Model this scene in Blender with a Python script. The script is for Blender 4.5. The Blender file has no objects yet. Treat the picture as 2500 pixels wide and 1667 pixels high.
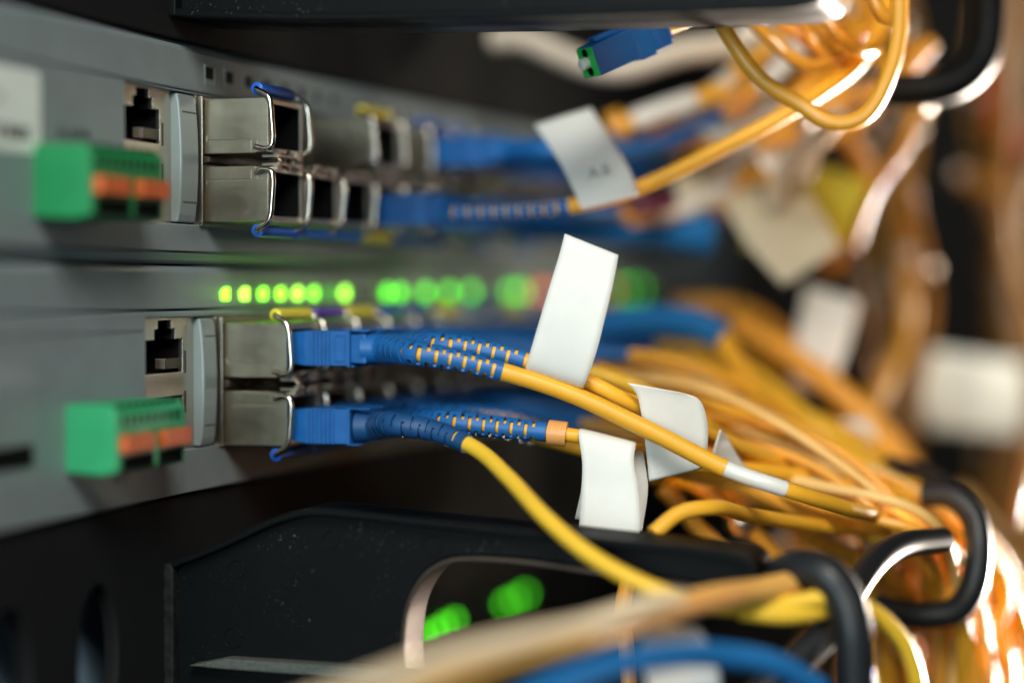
import bpy, bmesh, math, random
from mathutils import Vector, Matrix, noise
random.seed(7)
MM = 0.001
scn = bpy.context.scene

# ------------------------------------------------------------------ camera
TH, PH = math.radians(17.95), math.radians(1.56)
Fv = Vector((-math.sin(TH)*math.cos(PH), math.cos(TH)*math.cos(PH), -math.sin(PH)))
Rv = Vector((math.cos(TH), math.sin(TH), 0))
Uv = Rv.cross(Fv)
CAM = Vector((145.1, -289.3, 0.0))
FP = 4704.0                                   # focal length in photo units (2352 wide)
cd = bpy.data.cameras.new("camera"); cam = bpy.data.objects.new("camera", cd)
scn.collection.objects.link(cam); scn.camera = cam
cam.matrix_world = Matrix((( Rv.x, Uv.x, -Fv.x, CAM.x*MM), (Rv.y, Uv.y, -Fv.y, CAM.y*MM),
                           (Rv.z, Uv.z, -Fv.z, CAM.z*MM), (0,0,0,1)))
cd.sensor_width = 36; cd.lens = 72.0; cd.clip_start = 0.005; cd.clip_end = 20
cd.dof.use_dof = True; cd.dof.focus_distance = 0.3145; cd.dof.aperture_fstop = 4.5
cd.dof.aperture_blades = 0

def P(x, y, d):                               # point at depth d (mm), measured in the 2352 x 1568 photo
    return CAM + Fv*d + Rv*((x-1176)/FP*d) - Uv*((y-784)/FP*d)
def S(x, y, d): return P(x*.9408, y*.9408, d) # same, in 2500 x 1667 units
def on(x, y, X=0.0):                          # where the ray meets the plane at X (2500 units)
    x *= .9408; y *= .9408
    v = Fv + Rv*((x-1176)/FP) - Uv*((y-784)/FP)
    return CAM + v*((X-CAM.x)/v.x)

# ------------------------------------------------------------------ world, lamps, exposure
w = bpy.data.worlds.new("World"); scn.world = w; w.use_nodes = True
bgn = w.node_tree.nodes["Background"]; bgn.inputs[0].default_value = (.62, .72, .75, 1); bgn.inputs[1].default_value = .013
def area(name, loc, tgt, size, power, col, size_y=None, spread=180):
    l = bpy.data.lights.new(name, 'AREA'); l.energy = power; l.color = col; l.size = size*MM; l.spread = math.radians(spread)
    if size_y: l.shape = 'RECTANGLE'; l.size_y = size_y*MM
    o = bpy.data.objects.new(name, l); scn.collection.objects.link(o)
    loc = Vector(loc); d = Vector(tgt)-loc
    o.location = loc*MM; o.rotation_euler = d.to_track_quat('-Z', 'Y').to_euler()
    return o
area("aisle_light", (250, -420, 330), (60, 30, 0), 200, 2.65, (1.0, .97, .88))
area("cool_light", (40, -620, 60), (0, -20, 0), 240, 1.85, (.78, .96, 1.0))
area("warm_back_light", (240, 480, -130), (222, 60, -35), 50, 4.0, (1.0, .87, .74), spread=42)
area("warm_high_light", (300, 480, -60), (176, 50, 40), 60, .75, (1.0, .87, .74), spread=22)
area("warm_side_light", (330, 300, 30), (100, 200, 5), 80, .05, (1.0, .86, .68), spread=40)
scn.view_settings.view_transform = 'Standard'; scn.view_settings.look = 'None'
scn.view_settings.exposure = .1; scn.view_settings.gamma = 1
cy = scn.cycles
cy.use_denoising = True; cy.max_bounces = 6; cy.diffuse_bounces = 3; cy.glossy_bounces = 3
cy.transmission_bounces = 2; cy.caustics_reflective = False; cy.caustics_refractive = False
cy.sample_clamp_indirect = 6; cy.use_adaptive_sampling = True; cy.adaptive_threshold = 0.01

# ------------------------------------------------------------------ materials
def mat(name, col, rough=.5, metal=0.0, coat=0.0, var=0.0, vscale=900, bump=0.0, bscale=3000, emit=None,
        estr=0.0, rvar=0.0, dust=0.0, sub=0.0, col2=None, stretch=None, spec=.5):
    m = bpy.data.materials.new(name); m.use_nodes = True
    nt = m.node_tree; b = nt.nodes["Principled BSDF"]
    b.inputs['Base Color'].default_value = (*col, 1); b.inputs['Roughness'].default_value = rough
    b.inputs['Metallic'].default_value = metal; b.inputs['Coat Weight'].default_value = coat
    b.inputs['Coat Roughness'].default_value = .12; b.inputs['Specular IOR Level'].default_value = spec
    if sub:
        b.inputs['Subsurface Weight'].default_value = sub; b.inputs['Subsurface Radius'].default_value = (1, .6, .4)
        b.inputs['Subsurface Scale'].default_value = .0006
    tc = nt.nodes.new('ShaderNodeTexCoord'); mp = nt.nodes.new('ShaderNodeMapping')
    nt.links.new(tc.outputs['Object'], mp.inputs[0])
    if stretch: mp.inputs['Scale'].default_value = stretch
    if var or rvar or dust:
        n = nt.nodes.new('ShaderNodeTexNoise'); n.inputs['Scale'].default_value = vscale; n.inputs['Detail'].default_value = 6
        n.inputs['Roughness'].default_value = .65
        nt.links.new(mp.outputs[0], n.inputs['Vector'])
        src = None
        if var:
            r = nt.nodes.new('ShaderNodeValToRGB')
            c2 = col2 or tuple(c*(1-var) for c in col); c1 = col if col2 else tuple(min(1, c*(1+var)) for c in col)
            r.color_ramp.elements[0].position = .32; r.color_ramp.elements[0].color = (*c2, 1)
            r.color_ramp.elements[1].position = .68; r.color_ramp.elements[1].color = (*c1, 1)
            nt.links.new(n.outputs[0], r.inputs[0]); src = r.outputs[0]
            nt.links.new(src, b.inputs['Base Color'])
        if rvar:
            mr = nt.nodes.new('ShaderNodeMapRange'); mr.inputs['From Min'].default_value = .3; mr.inputs['From Max'].default_value = .7
            mr.inputs['To Min'].default_value = max(.03, rough-rvar); mr.inputs['To Max'].default_value = rough+rvar
            nt.links.new(n.outputs[0], mr.inputs[0]); nt.links.new(mr.outputs[0], b.inputs['Roughness'])
        if dust:
            n2 = nt.nodes.new('ShaderNodeTexNoise'); n2.inputs['Scale'].default_value = 2600; n2.inputs['Detail'].default_value = 3
            nt.links.new(mp.outputs[0], n2.inputs['Vector'])
            n3 = nt.nodes.new('ShaderNodeTexNoise'); n3.inputs['Scale'].default_value = 130; n3.inputs['Detail'].default_value = 4
            nt.links.new(mp.outputs[0], n3.inputs['Vector'])
            r2 = nt.nodes.new('ShaderNodeValToRGB'); r2.color_ramp.elements[0].position = .66; r2.color_ramp.elements[1].position = .76
            nt.links.new(n2.outputs[0], r2.inputs[0])
            r3 = nt.nodes.new('ShaderNodeValToRGB'); r3.color_ramp.elements[0].position = .50; r3.color_ramp.elements[1].position = .68
            nt.links.new(n3.outputs[0], r3.inputs[0])
            mul = nt.nodes.new('ShaderNodeMath'); mul.operation = 'MULTIPLY'
            nt.links.new(r2.outputs[0], mul.inputs[0]); nt.links.new(r3.outputs[0], mul.inputs[1])
            m2 = nt.nodes.new('ShaderNodeMath'); m2.operation = 'MULTIPLY'; m2.inputs[1].default_value = dust
            nt.links.new(mul.outputs[0], m2.inputs[0])
            mx = nt.nodes.new('ShaderNodeMix'); mx.data_type = 'RGBA'; mx.inputs[6].default_value = (*col, 1)
            mx.inputs[7].default_value = (.34, .36, .33, 1)
            if src: nt.links.new(src, mx.inputs[6])
            nt.links.new(m2.outputs[0], mx.inputs[0]); nt.links.new(mx.outputs[2], b.inputs['Base Color'])
    if bump:
        nb = nt.nodes.new('ShaderNodeTexNoise'); nb.inputs['Scale'].default_value = bscale; nb.inputs['Detail'].default_value = 4
        nt.links.new(mp.outputs[0], nb.inputs['Vector'])
        bp = nt.nodes.new('ShaderNodeBump'); bp.inputs['Strength'].default_value = bump; bp.inputs['Distance'].default_value = .00003
        nt.links.new(nb.outputs[0], bp.inputs['Height']); nt.links.new(bp.outputs[0], b.inputs['Normal'])
    if emit:
        b.inputs['Emission Color'].default_value = (*emit, 1); b.inputs['Emission Strength'].default_value = estr
    return m
M = dict(
 panel=mat("grey_panel_paint", (.27, .33, .35), .46, .22, var=.06, vscale=160, bump=.10, bscale=5200, rvar=.05),
 trim=mat("light_grey_plastic", (.30, .36, .36), .34, .1, bump=.06, bscale=4000),
 steel=mat("module_steel", (.52, .47, .36), .31, 1.0, var=.05, vscale=420, rvar=.03),
 steel2=mat("brushed_steel", (.58, .52, .44), .30, 1.0, var=.05, vscale=300, bump=.05, bscale=6000),
 core=mat("module_core", (.10, .09, .08), .5, .8),
 wire=mat("bright_wire", (.70, .64, .56), .18, 1.0, bump=.1, bscale=2500),
 cavity=mat("black_cavity", (.005, .006, .006), .8, spec=.08),
 brownin=mat("cage_interior", (.10, .07, .05), .45, .6),
 blue=mat("connector_blue", (.008, .115, .38), .36, var=.10, vscale=500, bump=.05, bscale=2600, sub=.08, rvar=.05),
 blue2=mat("boot_blue", (.012, .135, .42), .45, var=.10, vscale=420, bump=.10, bscale=2600, sub=.10),
 blue3=mat("dark_boot_blue", (.010, .070, .21), .50, var=.12, vscale=400, bump=.12, bscale=3000),
 sleeveblue=mat("sleeve_blue", (.015, .13, .62), .34, sub=.1),
 sleeveyellow=mat("sleeve_yellow", (.88, .74, .05), .35, coat=.2, sub=.1),
 sleevepurple=mat("sleeve_purple", (.11, .05, .36), .35, coat=.2),
 orange=mat("cable_orange", (.95, .475, .035), .42, coat=.0, var=.05, vscale=120, bump=.04, bscale=1800, sub=.12),
 yellow=mat("cable_yellow", (.95, .58, .045), .44, coat=.0, var=.05, vscale=120, bump=.04, bscale=1800, sub=.12),
 deep=mat("cable_deep_orange", (.90, .40, .045), .40, coat=.2, var=.08, vscale=90, sub=.05),
 brownorange=mat("cable_brown_orange", (.60, .29, .035), .35, coat=.3, var=.08, vscale=90),
 dull=mat("dull_white_sleeve", (.92, .72, .48), .6),
 fore=mat("foreground_orange", (.95, .50, .12), .55, var=.05, vscale=120),
 gloss=mat("glossy_cable", (.78, .36, .04), .14, coat=1.0),
 glossp=mat("glossy_pale_cable", (.70, .52, .36), .12, coat=1.0),
 loop=mat("loop_orange", (.80, .37, .035), .32, var=.05, vscale=120, sub=.1),
 brown=mat("cable_brown", (.34, .16, .035), .28, coat=.5, var=.1, vscale=90),
 bluec=mat("cable_blue", (.02, .17, .45), .65, spec=.12),
 magenta=mat("cable_magenta", (.12, .008, .035), .35, coat=.3),
 redc=mat("cable_red", (.55, .06, .02), .35, coat=.3),
 peach=mat("clip_peach", (.86, .40, .12), .38, sub=.2, bump=.05),
 white=mat("white_sleeve", (.80, .79, .74), .35, coat=.2, sub=.15),
 pale=mat("pale_sleeve", (.78, .68, .55), .45, coat=.1, sub=.1),
 tag=mat("tag_paper", (.82, .82, .78), .50, var=.03, vscale=200, bump=.10, bscale=1600),
 tagbeige=mat("tag_beige", (.66, .60, .43), .55, var=.05, vscale=100),
 tagyellow=mat("tag_yellow", (.72, .62, .03), .5, var=.05, vscale=100),
 ink=mat("black_ink", (.03, .03, .03), .6),
 ink2=mat("grey_ink", (.10, .12, .12), .6),
 black=mat("black_plastic", (.0045, .0055, .006), .45, bump=.6, bscale=2400, rvar=.06, vscale=200, dust=.4, spec=.09),
 darkspring=mat("dull_spring_steel", (.12, .10, .08), .42, 1.0),
 paleo=mat("cable_pale_orange", (.95, .60, .20), .42, var=.06, vscale=120, sub=.1),
 blackdust=mat("dusty_black_plastic", (.006, .007, .007), .55, bump=.8, bscale=2400, vscale=700, var=.6, col2=(.020, .022, .020), spec=.1),
 blackrod=mat("black_coated_rod", (.014, .016, .019), .42, bump=.05, bscale=900, coat=.06, spec=.35),
 blackpaint=mat("black_powder_coat", (.012, .013, .014), .60, bump=.5, bscale=2600, rvar=.06, vscale=200, dust=.12, spec=.15),
 dustytop=mat("dusty_ledge", (.075, .085, .075), .75, var=.35, vscale=1800, bump=.3, bscale=4000),
 rim=mat("worn_metal_rim", (.10, .075, .062), .55, 1.0, var=.25, vscale=900, bump=.3, bscale=2500, stretch=(1, 1, 6), rvar=.1),
 slotblue=mat("blue_grey_inner_panel", (.30, .46, .62), .7),
 green=mat("terminal_green", (.010, .24, .075), .40, var=.08, vscale=300, sub=.1, bump=.05),
 green2=mat("terminal_mint_green", (.03, .36, .15), .40, var=.08, vscale=300, sub=.1, bump=.05),
 lever=mat("lever_orange", (.58, .115, .025), .42, var=.08, vscale=500, sub=.1),
 label=mat("sticker_paper", (.84, .90, .86), .45, var=.04, vscale=150),
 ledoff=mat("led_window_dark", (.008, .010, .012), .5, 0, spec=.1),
 ledg=mat("led_green_lit", (.1, .5, .05), .4, emit=(.28, 1.0, .03), estr=3.4),
 ledg2=mat("led_green_lit_bright", (.1, .5, .05), .4, emit=(.34, 1.0, .05), estr=4.2),
 ledg3=mat("led_green_lit_soft", (.1, .5, .05), .4, emit=(.22, 1.0, .03), estr=3.6),
 ledgf=mat("led_green_far", (.1, .5, .05), .4, emit=(.10, 1.0, .02), estr=3.4),
 ledgd=mat("led_green_dim", (.05, .4, .05), .4, emit=(.08, 1.0, .05), estr=.5),
 ledo=mat("led_orange_lit", (.5, .2, .05), .4, emit=(1.0, .22, .01), estr=3.2),
 ledr=mat("led_red_lit", (.5, .1, .05), .4, emit=(1.0, .10, .03), estr=2.6),
 wall=mat("dark_rack_wall", (.012, .010, .008), .75, var=.4, vscale=9, bump=.1, bscale=200),
 bead=mat("glint_bead_metal", (.98, .84, .74), .30, 1.0),
 chrome=mat("polished_steel", (.8, .78, .76), .08, 1.0),
)

# ------------------------------------------------------------------ object helpers
ORG = {}
def tag(o, label=None, cat=None, group=None, kind=None):
    if label: o['label'] = label
    if cat: o['category'] = cat
    if group: o['group'] = group
    if kind: o['kind'] = kind
    return o
def empty(name, org, label, cat, group=None):
    o = bpy.data.objects.new(name, None); scn.collection.objects.link(o)
    o.empty_display_size = .005
    org = Vector(org); o.location = org*MM; ORG[o.name] = org
    return tag(o, label, cat, group)
def link(name, me, m, parent=None, org=None, smooth=False, bevel=0.0, bseg=2, angle=None):
    """me has vertices in metres, relative to org (mm)"""
    o = bpy.data.objects.new(name, me); scn.collection.objects.link(o)
    org = Vector(org) if org is not None else Vector((0, 0, 0))
    if parent is not None:
        o.parent = parent
        o.location = (org - ORG[parent.name])*MM
    else:
        o.location = org*MM
    ORG[o.name] = org
    if not me.materials: me.materials.append(None)
    o.material_slots[0].link = 'OBJECT'; o.material_slots[0].material = m
    if bevel:
        b = o.modifiers.new("bevel", 'BEVEL'); b.width = bevel*MM; b.segments = bseg; b.limit_method = 'ANGLE'
        b.angle_limit = math.radians(40)
    return o
def mesh(verts, faces, org=(0, 0, 0), smooth=False, angle=None, fix=True):
    me = bpy.data.meshes.new("m"); org = Vector(org)
    me.from_pydata([tuple((Vector(v)-org)*MM) for v in verts], [], faces)
    if fix:
        bm = bmesh.new(); bm.from_mesh(me); bmesh.ops.recalc_face_normals(bm, faces=bm.faces); bm.to_mesh(me); bm.free()
    if smooth:
        me.shade_smooth()
        if angle: me.set_sharp_from_angle(angle=math.radians(angle))
    me.update()
    return me
class MB:
    def __init__(s): s.v = []; s.f = []
    def add(s, v, f):
        n = len(s.v); s.v += [Vector(a) for a in v]; s.f += [tuple(i+n for i in q) for q in f]; return s
    def box(s, x0, x1, y0, y1, z0, z1):
        v = [(x, y, z) for x in (x0, x1) for y in (y0, y1) for z in (z0, z1)]
        return s.add(v, [(0,1,3,2),(4,6,7,5),(0,4,5,1),(2,3,7,6),(0,2,6,4),(1,5,7,3)])
    def loftx(s, rings):                      # rings of (x, y0, y1, z0, z1)
        v = []; f = []
        for (x, y0, y1, z0, z1) in rings: v += [(x,y0,z0),(x,y1,z0),(x,y1,z1),(x,y0,z1)]
        n = len(rings)
        for i in range(n-1):
            for k in range(4): f.append((4*i+k, 4*i+(k+1)%4, 4*i+4+(k+1)%4, 4*i+4+k))
        f.append((0,3,2,1)); f.append(tuple(4*(n-1)+k for k in range(4)))
        return s.add(v, f)
    def prism(s, pts, a, b, axis='y'):        # pts = polygon in the two other axes, extruded a..b
        n = len(pts)
        if axis == 'y': v = [(p[0], a, p[1]) for p in pts]+[(p[0], b, p[1]) for p in pts]
        elif axis == 'x': v = [(a, p[0], p[1]) for p in pts]+[(b, p[0], p[1]) for p in pts]
        else: v = [(p[0], p[1], a) for p in pts]+[(p[0], p[1], b) for p in pts]
        f = [tuple(range(n)), tuple(range(2*n-1, n-1, -1))]+[(i, i+n, (i+1)%n+n, (i+1)%n) for i in range(n)]
        return s.add(v, f)
    def tube(s, pts, r, n=12, caps=True):
        v, f = sweep(pts, r, n, caps); return s.add(v, f)
    def flip(s, h):                           # mirror z about h/2
        s.v = [Vector((a.x, a.y, h-a.z)) for a in s.v]; return s
    def shift(s, d): d = Vector(d); s.v = [a+d for a in s.v]; return s
    def mesh(s, org=(0,0,0), **k): return mesh(s.v, s.f, org, **k)
    def build(s, name, m, parent=None, org=None, bevel=0, smooth=False, angle=None, bseg=2):
        if org is None: org = ORG[parent.name] if parent is not None else s.v[0].copy()
        return link(name, s.mesh(org, smooth=smooth, angle=angle), m, parent, org, bevel=bevel, bseg=bseg)

def spline(pts, step=1.2):
    """Catmull-Rom through pts, resampled to roughly even steps (mm)"""
    pts = [Vector(p) for p in pts]
    if len(pts) < 3:
        dense = [pts[0].lerp(pts[-1], i/40) for i in range(41)]
    else:
        q = [pts[0]*2-pts[1]]+pts+[pts[-1]*2-pts[-2]]; dense = []
        for i in range(1, len(q)-2):
            p0, p1, p2, p3 = q[i-1:i+3]
            t0 = 0; t1 = t0+max(1e-6, (p1-p0).length)**.5; t2 = t1+max(1e-6, (p2-p1).length)**.5; t3 = t2+max(1e-6, (p3-p2).length)**.5
            for k in range(24):
                t = t1+(t2-t1)*k/24
                a1 = p0*((t1-t)/(t1-t0))+p1*((t-t0)/(t1-t0)); a2 = p1*((t2-t)/(t2-t1))+p2*((t-t1)/(t2-t1))
                a3 = p2*((t3-t)/(t3-t2))+p3*((t-t2)/(t3-t2))
                b1 = a1*((t2-t)/(t2-t0))+a2*((t-t0)/(t2-t0)); b2 = a2*((t3-t)/(t3-t1))+a3*((t-t1)/(t3-t1))
                dense.append(b1*((t2-t)/(t2-t1))+b2*((t-t1)/(t2-t1)))
        dense.append(pts[-1])
    L = [0]
    for a, b in zip(dense, dense[1:]): L.append(L[-1]+(b-a).length)
    n = max(2, int(L[-1]/step)); out = []; j = 0
    for i in range(n+1):
        s = L[-1]*i/n
        while j < len(L)-2 and L[j+1] < s: j += 1
        t = (s-L[j])/max(1e-9, L[j+1]-L[j]); out.append(dense[j].lerp(dense[j+1], min(1, t)))
    return out
def frames(pts, up=(0, 0, 1)):
    n = len(pts); T = []
    for i in range(n):
        T.append((pts[min(n-1, i+1)]-pts[max(0, i-1)]).normalized())
    u = Vector(up)-T[0]*T[0].dot(Vector(up))
    if u.length < 1e-3: u = Vector((1, 0, 0))-T[0]*T[0].x
    u.normalize(); out = []
    for i in range(n):
        u = (u-T[i]*u.dot(T[i])).normalized(); out.append((T[i], u, T[i].cross(u)))
    return out
def sweep(pts, r, n=12, caps=True):
    fr = frames(pts); v = []; f = []; N = len(pts)
    for i, p in enumerate(pts):
        rr = r(i/(N-1)) if callable(r) else r
        t, u, s = fr[i]
        for k in range(n):
            a = 2*math.pi*k/n; v.append(p+u*math.cos(a)*rr+s*math.sin(a)*rr)
    for i in range(N-1):
        for k in range(n): f.append((i*n+k, i*n+(k+1)%n, (i+1)*n+(k+1)%n, (i+1)*n+k))
    if caps: f += [tuple(range(n-1, -1, -1)), tuple(range((N-1)*n, N*n))]
    return v, f
def slotted(pts, r0, r1, wall=.42, n=32, slots=True, narrow=False):
    """strain relief: a tapering tube whose wall is cut by alternating slots"""
    fr = frames(pts); N = len(pts); V = []; F = set(); out = []
    for i, p in enumerate(pts):
        q = i/(N-1); R = r0+(r1-r0)*q**.85; t, u, s = fr[i]
        for lay in (R, R-wall):
            for k in range(n):
                a = 2*math.pi*k/n; V.append(p+u*math.cos(a)*lay+s*math.sin(a)*lay)
    idx = lambda i, l, k: i*2*n+l*n+(k % n)
    keep = {}
    for i in range(N-1):
        ph = i % 4; q = i/(N-1)
        for k in range(n):
            ang = 360*(k+.5)/n
            cut = False
            if slots and .10 < q < .955:
                if narrow:
                    if i % 6 == 0: cut = min(abs(ang-305), abs(ang-125)) < 62
                    elif i % 6 == 3: cut = min(abs(ang-235), abs(ang-55)) < 42
                else:
                    if ph == 0: cut = min(abs(ang-90), abs(ang-270)) < 50
                    elif ph == 2: cut = min(abs((ang+180) % 360-180), abs(ang-180)) < 62
            keep[i, k] = not cut
    faces = []
    for (i, k), kp in keep.items():
        if not kp: continue
        faces.append((idx(i,0,k), idx(i,0,k+1), idx(i+1,0,k+1), idx(i+1,0,k)))
        faces.append((idx(i,1,k), idx(i+1,1,k), idx(i+1,1,k+1), idx(i,1,k+1)))
        if not keep.get((i, (k+1) % n), False): faces.append((idx(i,0,k+1), idx(i,1,k+1), idx(i+1,1,k+1), idx(i+1,0,k+1)))
        if not keep.get((i, (k-1) % n), False): faces.append((idx(i,0,k), idx(i+1,0,k), idx(i+1,1,k), idx(i,1,k)))
        if not keep.get((i-1, k), False): faces.append((idx(i,0,k), idx(i,1,k), idx(i,1,k+1), idx(i,0,k+1)))
        if not keep.get((i+1, k), False): faces.append((idx(i+1,0,k), idx(i+1,0,k+1), idx(i+1,1,k+1), idx(i+1,1,k)))
    return V, faces
def plate(outline, holes, a, b, axis='x', bev=.15, res=3):
    """flat plate with real cut-outs: 2-D filled curve turned into a mesh (mm, world axes)"""
    cu = bpy.data.curves.new("c", 'CURVE'); cu.dimensions = '2D'; cu.fill_mode = 'BOTH'
    for poly in [outline]+holes:
        sp = cu.splines.new('POLY'); sp.points.add(len(poly)-1); sp.use_cyclic_u = True
        for i, p in enumerate(poly): sp.points[i].co = (p[0], p[1], 0, 1)
    t = abs(b-a); cu.extrude = max(1e-4, t/2-bev); cu.bevel_depth = bev; cu.bevel_resolution = res; cu.offset = -bev
    o = bpy.data.objects.new("tmp", cu); scn.collection.objects.link(o)
    me0 = bpy.data.meshes.new_from_object(o.evaluated_get(bpy.context.evaluated_depsgraph_get()))
    bpy.data.objects.remove(o); c = (a+b)/2
    V = [v.co.copy() for v in me0.vertices]; F = [tuple(p.vertices) for p in me0.polygons]
    bpy.data.meshes.remove(me0)
    if axis == 'x': V = [Vector((c+v.z, v.x, v.y)) for v in V]
    elif axis == 'y': V = [Vector((v.x, c+v.z, v.y)) for v in V]
    m = MB(); m.add(V, F); return m
def rrect(u0, u1, v0, v1, r, n=5):
    out = []
    for cx_, cy_, a0 in ((u1-r, v1-r, 0), (u0+r, v1-r, 90), (u0+r, v0+r, 180), (u1-r, v0+r, 270)):
        for i in range(n+1):
            a = math.radians(a0+90*i/n); out.append((cx_+r*math.cos(a), cy_+r*math.sin(a)))
    return out
def text(s, size, o, ux, uy, lift=.06):
    """lettering as a thin mesh: o origin, ux/uy unit directions (mm)"""
    cu = bpy.data.curves.new("t", 'FONT'); cu.body = s; cu.size = size; cu.extrude = .01; cu.resolution_u = 3
    ob = bpy.data.objects.new("tmp", cu); scn.collection.objects.link(ob)
    me0 = bpy.data.meshes.new_from_object(ob.evaluated_get(bpy.context.evaluated_depsgraph_get())); bpy.data.objects.remove(ob)
    ux = Vector(ux).normalized(); uy = Vector(uy).normalized(); nz = ux.cross(uy)
    V = [Vector(o)+ux*v.co.x+uy*v.co.y+nz*(lift+v.co.z) for v in me0.vertices]
    F = [tuple(p.vertices) for p in me0.polygons]; m = MB(); m.add(V, F); return m
ORD = ['first','second','third','fourth','fifth','sixth','seventh','eighth','ninth','tenth','eleventh','twelfth',
       'thirteenth','fourteenth','fifteenth','sixteenth','seventeenth','eighteenth','nineteenth','twentieth']

# ------------------------------------------------------------------ setting: dark rack around
mb = MB(); mb.box(-260, 520, 760, 766, -420, 420)
tag(mb.build("rack_interior_wall", M['wall'], org=(0, 760, 0)), kind='structure', label='dark wall of the server cabinet far behind the cables')
mb = MB(); mb.box(-260, 520, -80, 760, -330, -324)
tag(mb.build("floor", M['wall'], org=(0, 0, -330)), kind='structure', label='dark floor below the rack')

YE = 400.0                                    # far end of the devices
PITCH = 14.25
# ------------------------------------------------------------------ network switches
def switch(which):
    up = which == 'A'
    z0, z1 = (3.35, 37.2) if up else (-31.9, 3.0)
    lab = ('grey network switch at the top with an unlit indicator row and one blue latched transceiver' if up else
           'grey network switch below it with a glowing row of green indicator lights')
    t = empty("network_switch", (0, on(491 if up else 537, 600).y, z0), lab, "network switch")
    Y0 = -110.0
    # opening
    oy0 = on(306 if up else 355, 500).y; oy1 = YE-60
    if up: ot, ob_, ztop, zs = on(480, 232).z, on(480, 549).z, 29.9, 5.3
    else:  ot, ob_, ztop, zs = on(500, 773).z, on(500, 1091).z, -3.9, -31.9
    holes = [[(oy0, ob_), (oy1, ob_), (oy1, ot), (oy0, ot)]]
    fp = MB(); v = []
    for x in (0, -2.2):
        v += [(x, Y0, zs), (x, YE, zs), (x, YE, ztop), (x, Y0, ztop), (x, oy0, ob_), (x, oy1, ob_), (x, oy1, ot), (x, oy0, ot)]
    f = []
    for b_ in (0, 8):
        for i in range(4): f.append((b_+i, b_+(i+1) % 4, b_+4+(i+1) % 4, b_+4+i))
    for i in range(4): f += [(i, (i+1) % 4, 8+(i+1) % 4, 8+i), (4+i, 4+(i+1) % 4, 12+(i+1) % 4, 12+i)]
    fp.add(v, f); fp.build("front_panel", M['panel'], t, bevel=.3, bseg=3)
    # indicator strip, leaning back
    st = MB()
    if up: st.prism([(-6, 30.2), (-.55, 30.2), (-.75, 36.2), (-1.6, 37.2), (-6, 37.2)], Y0, YE)
    else:  st.prism([(-6, -3.6), (-1.0, -3.6), (-.80, 2.2), (-1.5, 3.0), (-6, 3.0)], Y0, YE)
    st.build("indicator_strip", M['panel'], t, bevel=.25)
    if up:
        st = MB(); st.prism([(-6, 3.35), (-1.9, 3.35), (-.9, 3.9), (-.25, 5.1), (-6, 5.1)], Y0, YE); st.build("bottom_lip", M['panel'], t, bevel=.2)
    else:
        g = MB(); g.box(-.02, .03, Y0, oy0-1, -6.85, -6.55); g.build("panel_groove", M['ink2'], t)
    bd = MB(); bd.box(-200, -16, Y0, YE, z0+.3, z1-.3); bd.build("chassis", M['cavity'], t)
    bd = MB(); bd.box(-16, -2.4, Y0, YE, z0+.3, z0+1.2); bd.box(-16, -2.4, Y0, YE, z1-1.2, z1-.3); bd.build("chassis_edge", M['core'], t)
    # indicator windows
    if up: ly0 = on(510, 173, -.65).y-1.3; lz = 33.2
    else:  ly0 = on(545, 713, -.9).y-1.2; lz = -1.35
    lit = {0:'g',1:'g',2:'g',3:'g',4:'g',5:'g',6:'d',7:'g',10:'g',11:'g',13:'g',15:'g',17:'f',20:'d',21:'g',22:'f',24:'o',25:'r',33:'r',35:'f',37:'f',38:'d'}
    for i in range(0, 40):
        if up and i % 9 == 8: continue
        y = ly0+i*7.13; c = lit.get(i) if not up else None
        wv = MB()
        if up:
            x = -.66
            fr_ = plate([(y-.35, lz-1.6), (y+3.35, lz-1.6), (y+3.35, lz+1.6), (y-.35, lz+1.6)], [[(y, lz-1.28), (y+3.0, lz-1.28), (y+3.0, lz+1.28), (y, lz+1.28)]], x-.2, x+.12, 'x', .05)
            wv.box(x-.1, x+.03, y+.002, y+2.998, lz-1.278, lz+1.278)
            o = wv.build("indicator_window", M['ledoff'], t)
            if i < 10: fr_.build("window_frame", M['trim'], o, org=ORG[o.name])
        elif c:
            x = -.85; h = 1.05
            wv.prism([(y+.45, lz-h), (y+2.1, lz-h), (y+3.1, lz-h), (y+3.1, lz+h), (y+1.4, lz+h), (y, lz+h*.35)], x-.1, x+.28, 'x')
            if c != 'd' and i < 20:
                pl = bpy.data.lights.new("indicator_glow", 'POINT'); pl.energy = .00008; pl.color = (.35, 1.0, .05); pl.shadow_soft_size = .0008
                po = bpy.data.objects.new("indicator_glow", pl); scn.collection.objects.link(po); po.location = Vector((2.6, y+1.5, lz))*MM
            wv.build("indicator_light", M[{'g': ['ledg', 'ledg2', 'ledg3'][(i*7) % 3] if i < 9 else 'ledgf', 'd': 'ledgd', 'f': 'ledgf', 'o': 'ledo', 'r': 'ledr'}[c]], t, bevel=.1)
        elif i < 24:
            wv.box(x0 := -.9, -.78, y+.3, y+2.9, lz-1, lz+1); wv.build("indicator_window", M['ledoff'], t)
    # RJ45 socket pair
    pa, pb = (306, 424) if up else (355, 477)
    ya, yb = on(pa, 500).y, on(pb, 500).y
    zt, zb = ot-.25, ob_+.25
    def jack(up_):
        if up: L, Rr, yy = (313, 411), None, (210, 243, 254, 354)
        k = 1
    zc = (zt+zb)/2; W = yb-ya
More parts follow.
